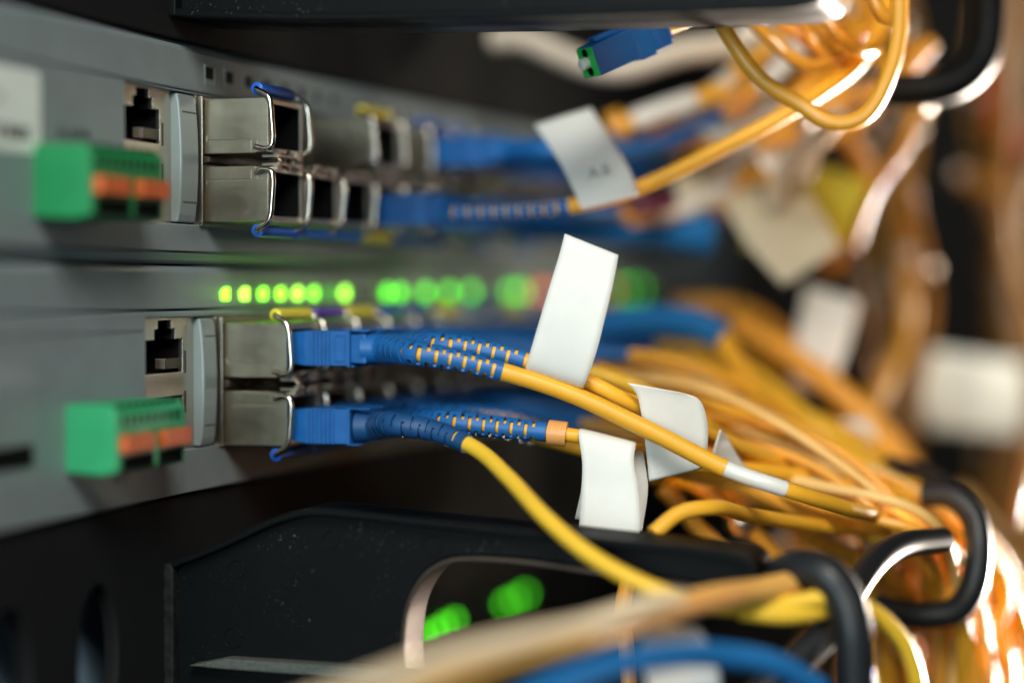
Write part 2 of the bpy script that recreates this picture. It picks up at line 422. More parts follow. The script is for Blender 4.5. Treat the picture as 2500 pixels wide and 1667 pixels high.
    def cut(s):                                # s=+1 upper jack, -1 lower one
        a, b = ya+W*.10, ya+W*.86
        pts = [(a, .85), (b, .85), (b, 6.0), (b-W*.15, 6.0), (b-W*.15, 7.6), (b-W*.23, 7.6), (b-W*.23, 8.9), (a+W*.26, 8.9), (a+W*.26, 7.6), (a+W*.19, 7.6), (a+W*.19, 6.0), (a, 6.0)]
        return [(p[0], zc+s*(p[1]+.95)) for p in (pts if s > 0 else pts[::-1])]
    j = plate([(ya-.3, zb-.5), (yb+1.4, zb-.5), (yb+1.4, zt+.5), (ya-.3, zt+.5)], [cut(1), cut(-1)], -2.0, -1.1, 'x', .12).build("port_frame", M['steel2'], t, smooth=True, angle=35)
    for s in (1, -1):
        c = cut(s); n = len(c); v = [(-1.9, p[0], p[1]) for p in c]+[(-14, p[0], p[1]) for p in c]
        m_ = MB(); m_.add(v, [(i, (i+1) % n, n+(i+1) % n, n+i) for i in range(n)]+[tuple(range(n, 2*n))])
        m_.build("port_socket", M['cavity'], j, org=ORG[j.name])
        y_a = ya+W*.50; zz = zc+s*3.1
        m_ = MB(); m_.loftx([(-2.9, y_a, ya+W*.86, zz-.7, zz+.9), (-1.3, y_a+.6, ya+W*.86, zz-.7, zz+.9)])
        m_.box(-3.2, -1.0, ya+W*.88, ya+W*.90+.35, zz-1.5, zz+2.0)
        m_.build("contact_spring", M['darkspring'], j, org=ORG[j.name], bevel=.12)
        m_ = MB()
        for q in range(6):
            yq = ya+W*(.13+.05*q); za = zc+s*1.9
            m_.tube(spline([(-2.3-q*.3, yq, za), (-4, yq+.2, za+s*1.2), (-8, yq+.3, za+s*.3)], .6), .13, 6)
        m_.build("contact_pins", M['wire'], j, org=ORG[j.name])
    # bowed separator moulding beside the sockets
    py0, py1 = yb+.05+1.3, on(476 if up else 520, 500).y
    H = zt-zb; prof = [(-2.0, zb)]
    for i in range(17):
        q = i/16; prof.append((-.05+.75*math.sin(math.pi*q)**.6, zb-.02+q*(H+.04)))
    prof.append((-2.0, zt))
    sp = MB(); sp.prism(prof, py0, py1); sp.build("divider_moulding", M['trim'], t, bevel=.3, bseg=3)
    gv = MB()
    for q in (.16, .86):
        zq = zb+q*H; gx = -.05+.75*math.sin(math.pi*q)**.6
        gv.box(gx-.3, gx+.05, py0+.9, py1+.02, zq-.12, zq+.12)
    gv.build("moulding_groove", M['ink2'], t)
    # cage: steel front lattice with two rows of bays
    cy0 = on(491 if up else 537, 500).y-.35; NB = 17
    cz0, cz1 = ob_+.2, ot-.2
    zb0 = on(491, 541).z if up else on(537, 1085).z; zt1 = on(491, 243).z if up else on(537, 790).z
    hs = []
    for k in range(NB):
        a = cy0+.35+k*PITCH-.1; b = a+13.6
        hs += [[(a, zb0-.1), (b, zb0-.1), (b, zb0+8.6), (a, zb0+8.6)], [(a, zt1-8.6), (b, zt1-8.6), (b, zt1+.1), (a, zt1+.1)]]
    plate([(cy0-1.0, cz0-.2), (cy0+NB*PITCH+.6, cz0-.2), (cy0+NB*PITCH+.6, cz1+.2), (cy0-1.0, cz1+.2)], hs, -.9, -.3, 'x', .08).build("transceiver_cage", M['steel2'], t, smooth=True, angle=35)
    m_ = MB()
    for k in range(NB):
        a = cy0+.35+k*PITCH-.1
        m_.box(-15, -1.0, a-.35, a-.05, cz0+.4, cz1-.4)
    m_.box(-15, -1.0, cy0, cy0+NB*PITCH, zb0+8.8, zt1-8.8); m_.build("cage_walls", M['brownin'], t)
    fl = MB(); fl.box(-.3, .55, cy0-.55, cy0-.15, cz0-.05, cz1+.05); fl.box(-.3, .9, cy0-.95, cy0-.70, cz0+.1, cz1-.1)
    fl.box(-.3, .5, cy0-.6, cy0+NB*PITCH, cz0-.35, cz0-.1); fl.build("cage_flange", M['steel2'], t, bevel=.1)
    mid = MB(); mid.prism([(-.3, zb0+8.9), (1.4, zb0+9.3), (1.4, zt1-9.0), (-.3, zt1-8.7)], cy0+.4, cy0+NB*PITCH); mid.build("cage_spacer", M['brownin'], t, bevel=.1)
    # lettering
    if up:
        a = on(139, 340); text("ALARM", 2.75, a, (0, 1, 0), (0, 0, 1)).build("alarm_lettering", M['ink'], t)
        a = on(222, 594); text("11", 2.6, (a.x-.1, a.y, 6.0), (0, 1, 0), (0, 0, 1)).build("small_lettering", M['ink'], t)
        st = plate(rrect(-85, on(97, 200).y, on(97, 378).z, on(97, 176).z, 1.1), [], .02, .14, 'x', .03).build("barcode_sticker", M['label'], t)
        m_ = MB(); y = -78.0; ye = on(72, 300).y
        zb_, zt_ = on(72, 345).z, on(72, 312).z
        while y < ye:
            ww = random.choice([.8, 1.2, 1.7, 2.2]); m_.box(.13, .17, y, min(ye, y+ww), zb_, zt_); y += ww+random.choice([.45, .6, .9])
        m_.build("barcode", M['ink'], st, org=ORG[st.name])
        e = on(60, 240); text("MAC 00 24", 2.0, (.12, e.y-15, e.z-1.0), (0, 1, 0), (0, 0, 1)).build("sticker_lettering", M['ink2'], st, org=ORG[st.name])
        e = on(40, 275); text("SN 717", 1.9, (.12, e.y-12, e.z-1.6), (0, 1, 0), (0, 0, 1)).build("sticker_lettering", M['ink2'], st, org=ORG[st.name])
    else:
        a = on(275, 1180); text("11 1", 2.4, a, (0, 1, 0), (0, 0, 1)).build("small_lettering", M['ink2'], t)
        a = on(-5, 1095); e = on(78, 1140)
        m_ = MB(); m_.box(.02, .2, -80, e.y, e.z+.2, a.z+.0); m_.build("dark_slot", M['cavity'], t)
    return t, cy0+.35, zb0, zt1
swA, YA, ZA0, ZA1 = switch('A')
swB, YB, ZB0, ZB1 = switch('B')

# ------------------------------------------------------------------ transceiver modules
cache = {}
def cm(key, fn):
    if key not in cache: cache[key] = fn()
    return cache[key]
LX = 11.4
def m_body(fl, old):
    def f():
        m = MB(); W, H, t = 13.25, 8.5, .85
        o = [(0,H),(W,H),(W,0),(0,0)]
        v = []; rings = [(-2,.12),( LX,.12),(LX, t),(3.0, t)]
        for x, q in rings: v += [(x, q, q), (x, W-q, q), (x, W-q, H-q), (x, q, H-q)]
        fs = []
        for i in range(3):
            for k in range(4): fs.append((4*i+k, 4*i+(k+1)%4, 4*i+4+(k+1)%4, 4*i+4+k))
        fs += [(0,1,2,3), (12,13,14,15)]
        m.add(v, fs)
        if fl: m.flip(H)
        return m.mesh((0,0,0))
    return cm(('body', fl), f)
def m_side(fl, old):
    def f():
        m = MB(); g = .13; H = 8.5
        if old:
            lo = [(0, 0), (9.3, 0), (9.3, .45), (8.6, .55), (8.6, 2.0), (1.0, 2.0), (1.0, 2.75), (0, 2.75)]
            hi = [(0, 2.75+g), (1.0+g, 2.75+g), (1.0+g, 2.0+g), (8.6+g, 2.0+g), (8.6+g, .6), (9.6, .6), (9.6, 1.9), (LX-.1, 1.9), (LX, 3), (LX, H), (0, H)]
        else:
            lo = [(0, 0), (9.5, 0), (9.5, 1.9), (1.5, 2.1), (.9, 2.9), (0, 3.05)]
            hi = [(0, 3.05+g), (.95, 2.9+g), (1.55, 2.1+g), (9.5+g, 1.9+g), (9.5+g, 1.1), (LX, 1.1), (LX, H), (0, H)]
        for poly in (lo, hi):
            m.prism([(p[0], min(H-.02, max(.02, p[1]))) for p in poly], 0, .11)
            m.prism([(p[0], min(H-.02, max(.02, p[1]))) for p in poly], 13.14, 13.25)
        m.box(0, 8.5, .3, 12.9, -.02, .10); m.box(0, LX-.3, .3, 12.9, H-.10, H+.02)
        if fl: m.flip(H)
        return m.mesh((0,0,0))
    return cm(('side', fl, old), f)
def m_front(fl):
    def f():
        m = MB()
        m.box(3.3, 3.5, .9, 12.4, .9, 7.6); m.box(3.5, 7.0, 6.4, 6.9, .9, 7.6)
        v = [(x, y, z) for x in (3.5, LX-.25) for (y, z) in ((.9, .9), (12.35, .9), (12.35, 7.6), (.9, 7.6))]
        m.add(v, [(i, (i+1) % 4, 4+(i+1) % 4, 4+i) for i in range(4)])
        if fl: m.flip(8.5)
        return m.mesh((0,0,0))
    return cm(('front', fl), f)
def m_tab(fl):
    def f():
        m = MB(); m.box(9.4, 12.4, 2.2, 11.0, -.55, -.20); m.box(11.4, 12.5, 9.4, 10.8, -.9, .6); m.box(11.4, 12.1, 2.0, 3.6, -.6, .7)
        m.tube(spline([(10.6, 3.8, .2), (11.8, 4.6, -1.0), (12.1, 5.4, -.2), (12.1, 6.2, .3), (12.1, 7.0, -.6), (11.9, 8.0, -.9), (11.4, 9.2, .1)], .35), .33, 8)
        if fl: m.flip(8.5)
        return m.mesh((0,0,0), smooth=True, angle=40)
    return cm(('tab', fl), f)
def m_bail(fl):
    def f():
        m = MB(); a = [(9.4, -.25, 1.0), (10.2, -.5, .75), (11.3, -.55, .55), (12.2, -.55, .95), (12.5, -.55, 2.0), (12.35, -.55, 5), (12.0, -.55, 7.9), (11.5, -.55, 8.75), (10.4, -.5, 9.4), (9.6, -.2, 9.85), (9.4, .8, 9.95)]
        b = [(x, 13.25-y, z) for x, y, z in a[::-1]]
        m.tube(spline(a+[(9.4, 6.6, 9.95)]+b, .3), .47, 10)
        if fl: m.flip(8.5)
        return m.mesh((0,0,0), smooth=True, angle=60)
    return cm(('bail', fl), f)
def m_sleeve(fl):
    def f():
        m = MB(); m.tube([Vector((9.4, y, 9.95)) for y in (.2, .35, .7, 6, 12.6, 12.9, 13.05)], lambda q: 1.0, 16)
        # round the ends
        n = 16
        for k in range(16):
            for ring, s in ((0, .70), (6, .70)):
                v = m.v[ring*n+k]; c = Vector((9.4, v.y, 9.95)); m.v[ring*n+k] = c+(v-c)*s
        if fl: m.flip(8.5)
        return m.mesh((0,0,0), smooth=True, angle=50)
    return cm(('sleeve', fl), f)
def module(sw, row, k, sleeve, plugged):
    Y0, z = (YA, ZA1-8.5 if row == 'upper' else ZA0) if sw == 'A' else (YB, ZB1-8.5 if row == 'upper' else ZB0)
    fl = row == 'lower'; org = Vector((0, Y0+k*PITCH+.1, z))
    cname = {'sleeveblue': 'blue', 'sleeveyellow': 'yellow', 'sleevepurple': 'purple'}[sleeve]
    swn = 'top' if sw == 'A' else 'lower'
    lab = f"steel transceiver with {cname} latch sleeve, {ORD[k]} in the {row} row of the {swn} switch"
    t = empty("transceiver_module", org, lab, "transceiver", f"transceivers in the {swn} switch")
    link("body", m_body(fl, 0), M['steel2'], t, org, bevel=.08)
    link("side_plate", m_side(fl, sw == 'A'), M['steel'], t, org, bevel=.06)
    if not plugged: link("bore_divider", m_front(fl), M['cavity'], t, org)
    link("latch_tab", m_tab(fl), M['steel2'], t, org)
    b = link("bail_latch", m_bail(fl), M['wire'], t, org)
    link("latch_sleeve", m_sleeve(fl), M[sleeve], b, org)
    return org
SB, SY, SP = 'sleeveblue', 'sleeveyellow', 'sleevepurple'
modsA = {('upper', 0): SB, ('upper', 3): SY, ('upper', 5): SB, ('upper', 6): SB, ('upper', 8): SB, ('upper', 10): SB,
         ('lower', 0): SB, ('lower', 1): SB, ('lower', 2): SB, ('lower', 3): SY, ('lower', 4): SB, ('lower', 5): SB, ('lower', 7): SB, ('lower', 9): SB}
plugA = {('upper', 5), ('upper', 6), ('upper', 8), ('upper', 10), ('lower', 3), ('lower', 5), ('lower', 7), ('lower', 9)}
for (r, k), s in modsA.items(): module('A', r, k, s, (r, k) in plugA)
NBm = 12
for k in range(NBm):
    module('B', 'upper', k, [SY, SP, SY, SB, SB, SY, SB, SB, SY, SB, SB, SB][k], True)
    module('B', 'lower', k, [SB, SB, SB, SB, SY, SB, SB, SY, SB, SB, SB, SB][k], True)

# ------------------------------------------------------------------ fibre cables
def conn_mesh(kind, fl):
    def f():
        m = MB()
        hz, hy = 2.75, 2.25
        m.loftx([(-6, -hy*.8, hy*.8, -hz*.8, hz*.8), (-.2, -hy*.85, hy*.85, -hz*.82, hz*.82), (1.0, -hy*.92, hy*.92, -hz*.93, hz*.93), (2.6, -hy, hy, -hz, hz), (9.9, -hy, hy, -hz, hz)])
        m.box(9.9, 10.35, -hy-.22, hy+.22, -hz-.22, hz+.22)
        xs = [3.9+.68*i for i in range(5)] if kind == 'a' else [3.0+.72*i for i in range(7)]
        for x in xs:
            m.box(x, x+.36, -hy-.34, -hy+.1, -hz-.08, hz+.08); m.box(x, x+.36, hy-.1, hy+.34, -hz-.08, hz+.08)
        if kind == 'a':
            for s in (-1, 1):
                y0, y1 = (-hy-.17, -hy+.05) if s < 0 else (hy-.05, hy+.17)
                for (x0, x1, z0, z1) in ((7.7, 8.0, -2.2, 2.2), (9.25, 9.55, -2.2, 2.2), (8.0, 9.25, 1.9, 2.2), (8.0, 9.25, -2.2, -1.9)): m.box(x0, x1, y0, y1, z0, z1)
            m.box(10.35, 13.4, -1.9, 1.9, hz-.12, hz+.22); m.box(10.35, 10.9, -1.9, 1.9, -hz-.22, -hz+.05)
            m.loftx([(10.3, -1.75, 1.75, -2.25, 2.15), (12.6, -1.85, 1.85, -2.35, 2.2), (12.9, -1.75, 1.75, -2.3, 2.1)])
        else:
            m.box(10.35, 13.6, -hy, hy, hz-.05, hz+.22); m.box(10.35, 11.8, -hy, hy, -hz-.22, -hz+.05)
        if fl: m.v = [Vector((a.x, a.y, a.z if kind == 'b' else a.z)) for a in m.v]
        return m.mesh((0, 0, 0))
    return cm(('conn', kind, fl), f)
def fibre(org, path, label, group=None, kind='a', bootlen=21, cord='orange', r=1.2, detail=True, boot='blue2', extras=None, connm='blue', name="fiber_cable"):
    """org = where the connector leaves the transceiver; path = points the cord runs through after the boot"""
    org = Vector(org)
    t = empty(name, org, label, "fiber cable", group)
    link("connector", conn_mesh(kind, False), M[connm], t, org, bevel=.12 if detail else 0)
    start = org+Vector((11.8 if kind == 'a' else 10.6, 0, 0))
    pts = [start, start+Vector((3.2, 0, 0))]+[Vector(p) for p in path]
    full = spline(pts, .28 if detail else 1.0)
    L = 0; nb = 0
    for a, b in zip(full, full[1:]):
        L += (b-a).length; nb += 1
        if L >= bootlen: break
    bp = full[:nb+1]
    if detail:
        step = .56 if boot != 'blue3' else .42
        bp = spline([bp[i] for i in range(0, len(bp), 4)]+[bp[-1]], step)
        v, f = slotted(bp, 2.4, 1.50, n=40, narrow=(boot == 'blue3'), wall=.42)
        if boot == 'blue3':
            vv, ff = sweep(bp, lambda q: 1.62-.45*q, 24); nn = len(v); v = v+vv; f = f+[tuple(i+nn for i in g) for g in ff]
        m = MB(); m.add(v, f); m.build("boot", M[boot], t, smooth=True, angle=45)
        ll = full[::3]+[full[-1]]
        m = MB(); m.tube(ll, r, 24); m.build("cord", M[cord], t, smooth=True, angle=60)
    else:
        v, f = sweep(bp, lambda q: 2.35-.9*q, 14); m = MB(); m.add(v, f); m.build("boot", M[boot], t, smooth=True, angle=60)
        m = MB(); m.tube(full[max(0, nb-3):], r, 12); m.build("cord", M[cord], t, smooth=True, angle=60)
    for (nm, mt, a, b, rr) in (extras or []):  # sleeves along the cord, positions in mm from the start
        acc = 0; seg = []
        for p, q in zip(full, full[1:]):
            if a <= acc <= b: seg.append(p)
            acc += (q-p).length
        if len(seg) > 3:
            m = MB(); m.tube(seg[::2]+[seg[-1]], rr, 20); m.build(nm, M[mt], t, smooth=True, angle=50)
    return t, full
def at_len(full, s):
    acc = 0
    for p, q in zip(full, full[1:]):
        acc += (q-p).length
        if acc >= s: return p, (q-p).normalized()
    return full[-1], (full[-1]-full[-2]).normalized()

cx0 = LX
def cpos(sw, row, k, side):
    Y0 = YA if sw == 'A' else YB
    z = {('A','upper'): ZA1-4.25, ('A','lower'): ZA0+4.25, ('B','upper'): ZB1-4.25, ('B','lower'): ZB0+4.25}[sw, row]
    return Vector((cx0, Y0+k*PITCH+.1+(3.45 if side == 0 else 9.75), z+(.45 if row == 'upper' else -1.05)))

# the four nearest cables
a = cpos('B', 'upper', 0, 0)
main, fullA = fibre(a, [S(1010, 862, 312.5), S(1100, 876, 312), S(1228, 907, 312), S(1400, 964, 312), S(1600, 1058, 311.5), S(1768, 1142, 311), S(1912, 1192, 310), S(2060, 1238, 320), S(2180, 1275, 342), S(2290, 1360, 358), S(2360, 1600, 362), S(2350, 1800, 366)],
      "orange fiber cable with slotted blue boot, crossing in front of the curled white tag",
      "fiber cables of the lower switch", bootlen=28.4, cord='orange', r=1.22)
def along(full, px):                           # arc length at which the cord passes a photo column
    acc = 0
    for p, q in zip(full, full[1:]):
        v = p-CAM; x = 1176+FP*v.dot(Rv)/v.dot(Fv)
        if x >= px*.9408: return acc
        acc += (q-p).length
    return acc
def sleeve_on(t, full, a, b, rr, mt, nm="marker_sleeve"):
    acc = 0; seg = []
    for p, q in zip(full, full[1:]):
        if a <= acc <= b: seg.append(p)
        acc += (q-p).length
    m = MB(); m.tube(seg[::3]+[seg[-1]], rr, 24); return m.build(nm, M[mt], t, smooth=True, angle=50)
sleeve_on(main, fullA, along(fullA, 1768), along(fullA, 1912), 1.27, 'white')
# the jacket ends at the sleeve: a slightly fatter outer length
sleeve_on(main, fullA, 28, along(fullA, 1768), 1.38, 'orange', "outer_jacket")

a = cpos('B', 'upper', 0, 1)
cabB, fullB = fibre(a, [S(1060, 842, 318), S(1150, 850, 317), S(1281, 880, 316), S(1420, 925, 315.5), S(1540, 985, 316.5), S(1700, 1060, 330), S(1900, 1130, 346), S(2120, 1205, 360), S(2250, 1300, 366), S(2340, 1480, 350), S(2350, 1750, 360)],
      "orange fiber cable carrying the tall blank white tag beside the green lights", "fiber cables of the lower switch",
      bootlen=30, cord='orange', r=1.25)
a = cpos('B', 'lower', 0, 0)
cabC, fullC = fibre(a, [S(960, 1035, 314), S(1060, 1052, 312), S(1158, 1093, 308), S(1240, 1165, 300), S(1330, 1262, 291), S(1430, 1347, 285), S(1540, 1412, 281), S(1660, 1460, 279), S(1760, 1480, 280), S(1900, 1475, 283), S(2060, 1460, 285), S(2200, 1560, 290), S(2260, 1750, 295)],
      "yellow fiber cable with ridged dark blue boot, drooping in front of the black bracket", "fiber cables of the lower switch",
      kind='b', bootlen=26, cord='yellow', r=1.22, boot='blue3')
a = cpos('B', 'lower', 0, 1)
cabD, fullD = fibre(a, [S(1080, 1030, 319), S(1200, 1040, 317), S(1332, 1054, 315), S(1420, 1066, 314.5), S(1560, 1100, 320), S(1700, 1150, 334), S(1900, 1200, 348), S(2100, 1250, 358), S(2240, 1330, 365), S(2300, 1500, 360), S(2320, 1750, 370)],
      "orange fiber cable with a peach clip at its boot, leading to the lower front tag", "fiber cables of the lower switch",
      bootlen=32.5, cord='orange', r=1.1)
s0 = along(fullD, 1336)
clip = sleeve_on(cabD, fullD, s0, s0+2.9, 1.95, 'peach', "cord_clip")

# the rest of the rows behind
GA = [(2085, 1185, 350), (2110, 1170, 365), (2130, 1200, 372), (2070, 1210, 345)]
def bundle_path(c, row, k, side, rnd):
    e = c+Vector((24+rnd.uniform(0, 6), rnd.uniform(1, 5), (-2.0 if row == 'upper' else -.5)+rnd.uniform(-2.5, 1.0)))
    m1 = e+Vector((22+rnd.uniform(-3, 6), rnd.uniform(-8, 3), -4+rnd.uniform(-4, 2.5)))
    gx, gy, gd = GA[(k+side) % 4]
    g = P(gx+rnd.uniform(-50, 40), gy+rnd.uniform(-60, 45), gd+rnd.uniform(-12, 25)+k*2)
    mid = m1.lerp(g, .5)+Vector((rnd.uniform(-3, 3), rnd.uniform(-6, 6), rnd.uniform(-5, 3)))
    e2 = P(gx+rnd.uniform(60, 210), gy+rnd.uniform(130, 280), gd+rnd.uniform(0, 60))
    e3 = P(gx+rnd.uniform(60, 260), 1760, gd+rnd.uniform(10, 90))
    return [e, m1, mid, g, e2, e3]
for k in range(1, NBm):
    for row in ('upper', 'lower'):
        for side in (0, 1):
            rnd = random.Random(k*100+side*10+(row == 'upper')*3)
            if k > 7 and side == 1: continue
            c = cpos('B', row, k, side)
            lab = f"blurred orange fiber cable, {'near' if side == 0 else 'far'} side of {ORD[k]} {row} transceiver in the lower switch"
            fibre(c, bundle_path(c, row, k, side, rnd), lab, "fiber cables of the lower switch", bootlen=22+rnd.uniform(0, 6),
                  cord=rnd.choice(['orange', 'orange', 'deep', 'yellow']), r=1.2, detail=(k < 3 and side == 0) or (k == 1), kind=rnd.choice('aab'))

# cables of the top switch, rising to the right
a = cpos('A', 'lower', 3, 0)
cabE, fullE = fibre(a, [S(1100, 518, 352), S(1250, 515, 349), S(1395, 503, 346), S(1500, 480, 344), S(1620, 432, 343), S(1760, 362, 342), S(1880, 300, 342), S(1990, 235, 344), S(2100, 150, 350), S(2160, 30, 355), S(2180, -120, 360)],
      "orange fiber cable rising from the top switch through the white tag with dark letters", "fiber cables of the top switch",
      bootlen=29, cord='orange', r=1.3)
n_ = 0
for (row, k) in sorted(plugA):
    for side in (0, 1):
        if (row, k, side) == ('lower', 3, 0) or (k > 7 and side): continue
        if (row, k) == ('lower', 3): continue
        rnd = random.Random(900+k*10+side+(row == 'upper')*3); c = cpos('A', row, k, side)
        e = c+Vector((25, rnd.uniform(-4, 2), rnd.uniform(-1, 1)))
        if row == 'upper':
            p2 = P(1500+rnd.uniform(-60, 60), 310+rnd.uniform(-30, 30), 385+k*3); p3 = P(1780+rnd.uniform(-70, 40), 160+rnd.uniform(-50, 60), 390+rnd.uniform(-10, 30)); p4 = P(1950+rnd.uniform(-50, 60), -60, 395+rnd.uniform(-10, 30))
            pp = [e, p2, p3, p4]
        else:
            p2 = P(1560+rnd.uniform(-30, 90), 470+rnd.uniform(-40, 40), 390+k*4); p3 = P(1860+rnd.uniform(-60, 60), 300+rnd.uniform(-90, 60), 400); p4 = P(1960+rnd.uniform(-60, 60), 120+rnd.uniform(-60, 60), 410); p5 = P(2050+rnd.uniform(-30, 60), -90, 420)
            pp = [e, p2, p3, p4, p5]
        t, full = fibre(c, pp, f"blurred fiber cable, {'near' if side == 0 else 'far'} side of {ORD[k]} {row} transceiver in the top switch", "fiber cables of the top switch",
              bootlen=44 if row == 'upper' else 30, cord=rnd.choice(['orange', 'deep']), r=1.3, detail=False)
        s0 = (46 if row == 'upper' else 33)+rnd.uniform(0, 5); sleeve_on(t, full, s0-1, s0+3.5, 2.5, 'peach', 'cord_clip'); sleeve_on(t, full, s0+6, s0+20, 1.75, 'white')
        n_ += 1

# ------------------------------------------------------------------ tags
def sheet(name, rows, m, label, group, cat="cable tag", thick=.18, parent=None, nu=10, nv=26, wob=.12, seed=1, taggroup=None):
    L = spline([P(*r[0:3]) for r in rows], .1); R = spline([P(*r[3:6]) for r in rows], .1)
    pick = lambda arr, q: arr[min(len(arr)-1, int(round(q*(len(arr)-1))))]
    V = []; F = []
    for j in range(nv+1):
        a, b = pick(L, j/nv), pick(R, j/nv)
        for i in range(nu+1):
            p = a.lerp(b, i/nu); n = noise.noise_vector(p*.09+Vector((seed, 0, 0)))
            V.append(p+n*wob)
    for j in range(nv):
        for i in range(nu): F.append((j*(nu+1)+i, j*(nu+1)+i+1, (j+1)*(nu+1)+i+1, (j+1)*(nu+1)+i))
    mb = MB(); mb.add(V, F); org = V[0].copy()
    o = mb.build(name, m, None, org=org, smooth=True)
    s = o.modifiers.new("thickness", 'SOLIDIFY'); s.thickness = thick*MM; s.offset = 0
    tag(o, label, cat, group); return o
k_ = .9408
def q(x, y, d): return (x*k_, y*k_, d)
TG = "paper tags on the cables"
sheet("cable_tag", [(*q(1381, 575, 312.5), *q(1508, 624, 312.5)), (*q(1350, 685, 313), *q(1486, 737, 313)), (*q(1315, 797, 314), *q(1451, 874, 314)), (*q(1287, 898, 316.5), *q(1426, 946, 316)),
      (*q(1283, 903, 314), *q(1424, 950, 313.5)), (*q(1284, 895, 311), *q(1427, 942, 310.5)),
      (*q(1313, 795, 309.5), *q(1452, 873, 309)), (*q(1347, 683, 309.5), *q(1487, 736, 309)), (*q(1364, 628, 310), *q(1500, 676, 309.5)), (*q(1379, 571, 310.5), *q(1510, 622, 310))],
      M['tag'], "tall sharp blank white tag standing up beside the green lights", TG, nv=60, seed=3)
sheet("cable_tag", [(1440, 878, 313, 1560, 900, 314), (1462, 905, 313.5, 1604, 915, 315), (1474, 950, 314, 1623, 965, 316), (1482, 1010, 315, 1624, 1035, 317), (1487, 1060, 316, 1619, 1062, 317.5), (1491, 1106, 316.5, 1612, 1074, 318)],
      M['tag'], "white tag curled over the cable behind the diagonal orange cable", TG, nv=30, wob=.25, seed=5)
sheet("cable_tag", [(1655, 985, 322, 1668, 1000, 326), (1640, 1030, 322, 1690, 1040, 328), (1630, 1066, 323, 1720, 1085, 330)],
      M['tag'], "small white tag corner poking out right of the curled tag", TG, nv=8, seed=6)
o = sheet("cable_tag", [(*q(1419, 1060, 317), *q(1568, 1100, 317)), (*q(1426, 1130, 317.5), *q(1577, 1150, 317)), (*q(1420, 1190, 318), *q(1581, 1195, 317)), (*q(1404, 1266, 318), *q(1568, 1296, 317))],
      M['tag'], "white tag layer hanging just behind the lower front tag above the bracket", TG, nv=20, seed=8)
sheet("cable_tag", [(*q(1424, 1047, 315.5), *q(1556, 1079, 315.5)), (*q(1412, 1053, 312.5), *q(1553, 1087, 312.5)), (*q(1422, 1128, 311.5), *q(1549, 1125, 311.5)), (*q(1421, 1185, 311.5), *q(1557, 1182, 311)), (*q(1418, 1240, 311), *q(1562, 1245, 310.5)), (*q(1414, 1286, 310.5), *q(1563, 1307, 310))],
      M['tag'], "blank white tag hanging down in front of the black bracket arm", TG, nv=34, wob=.2, seed=9)
def letters(s, size, a, b, m, parent, lift=.2):
    ux = (Vector(b)-Vector(a)).normalized(); n = -Fv; uy = n.cross(ux)
    return text(s, size, a, ux, uy, lift).build("lettering", m, parent, org=ORG[parent.name])
tA = sheet("cable_tag", [(*q(1305, 304, 352), *q(1443, 264, 353)), (*q(1368, 400, 345), *q(1511, 368, 346)), (*q(1400, 464, 341), *q(1545, 430, 341)), (*q(1421, 511, 339.5), *q(1561, 475, 339.5))],
      M['tag'], "white tag with small dark letters leaning over the top switch cable", TG, nv=24, seed=11)
letters("A 8", 2.5, S(1438, 436, 339.5), S(1492, 423, 339.5), M['ink2'], tA, .3)
sheet("cable_tag", [(1655, 455, 405, 1822, 395, 412), (1715, 560, 400, 1880, 480, 405), (1800, 655, 398, 1932, 570, 402)], M['tagbeige'], "blurred beige tag pointing down in front of a yellow tag", TG, nv=12)
sheet("cable_tag", [(1860, 370, 425, 1990, 415, 425), (1740, 480, 422, 1975, 520, 424), (1705, 570, 420, 1890, 590, 424)], M['tagyellow'], "blurred bright yellow tag behind the beige one", TG, nv=12)
sheet("cable_tag", [(1850, 655, 432, 1972, 690, 434), (1828, 770, 425, 1945, 800, 430), (1815, 880, 420, 1905, 905, 424)], M['tag'], "blurred upright white tag above the orange bundle, right of the beige one", TG, nv=12)
sheet("cable_tag", [(2140, 800, 500, 2352, 830, 520), (2110, 900, 500, 2360, 920, 520), (2130, 985, 505, 2345, 1005, 520)], M['label'], "very blurred wide pale tag at the right edge", TG, nv=10)
sheet("cable_tag", [(1930, 965, 400, 2010, 960, 405), (1925, 1010, 398, 2020, 1015, 402), (1940, 1060, 398, 2000, 1060, 402)], M['tag'], "small blurred white tag low in the orange bundle", TG, nv=8)
sheet("cable_tag", [(1720, 310, 400, 1850, 330, 405), (1740, 370, 398, 1880, 370, 402), (1790, 420, 396, 1860, 410, 402)], M['tag'], "blurred white tag scrap below the big orange loop", TG, nv=8)
sheet("cable_tag", [(1480, 1430, 268, 1600, 1440, 272), (1470, 1500, 268, 1640, 1500, 272), (1500, 1600, 266, 1660, 1600, 272)], M['tag'], "blurred white tag below the near foreground cables", TG, nv=8)

sheet("cable_tag", [(1600, 292, 392, 1618, 318, 394), (1665, 300, 390, 1670, 335, 392), (1735, 318, 392, 1728, 352, 394)], M['tag'], "narrow blurred white tag crossing between the lettered tag and the big loop", TG, nv=8)
sheet("cable_tag", [(1545, 408, 410, 1650, 372, 412), (1555, 450, 408, 1672, 425, 410), (1575, 485, 406, 1650, 470, 408)], M['tagbeige'], "small blurred pinkish tag under the rising cable of the top switch", TG, nv=8)
sheet("cable_tag", [(1590, 905, 366, 1690, 925, 372), (1620, 935, 365, 1715, 950, 370), (1650, 965, 364, 1705, 972, 368)], M['tag'], "blurred pale tag scrap just right of the curled tag", TG, nv=8)
sheet("cable_tag", [(1700, 1120, 372, 1760, 1130, 376), (1715, 1150, 371, 1775, 1160, 374)], M['tag'], "tiny blurred white tag scrap low in the strands behind the white sleeve", TG, nv=6)

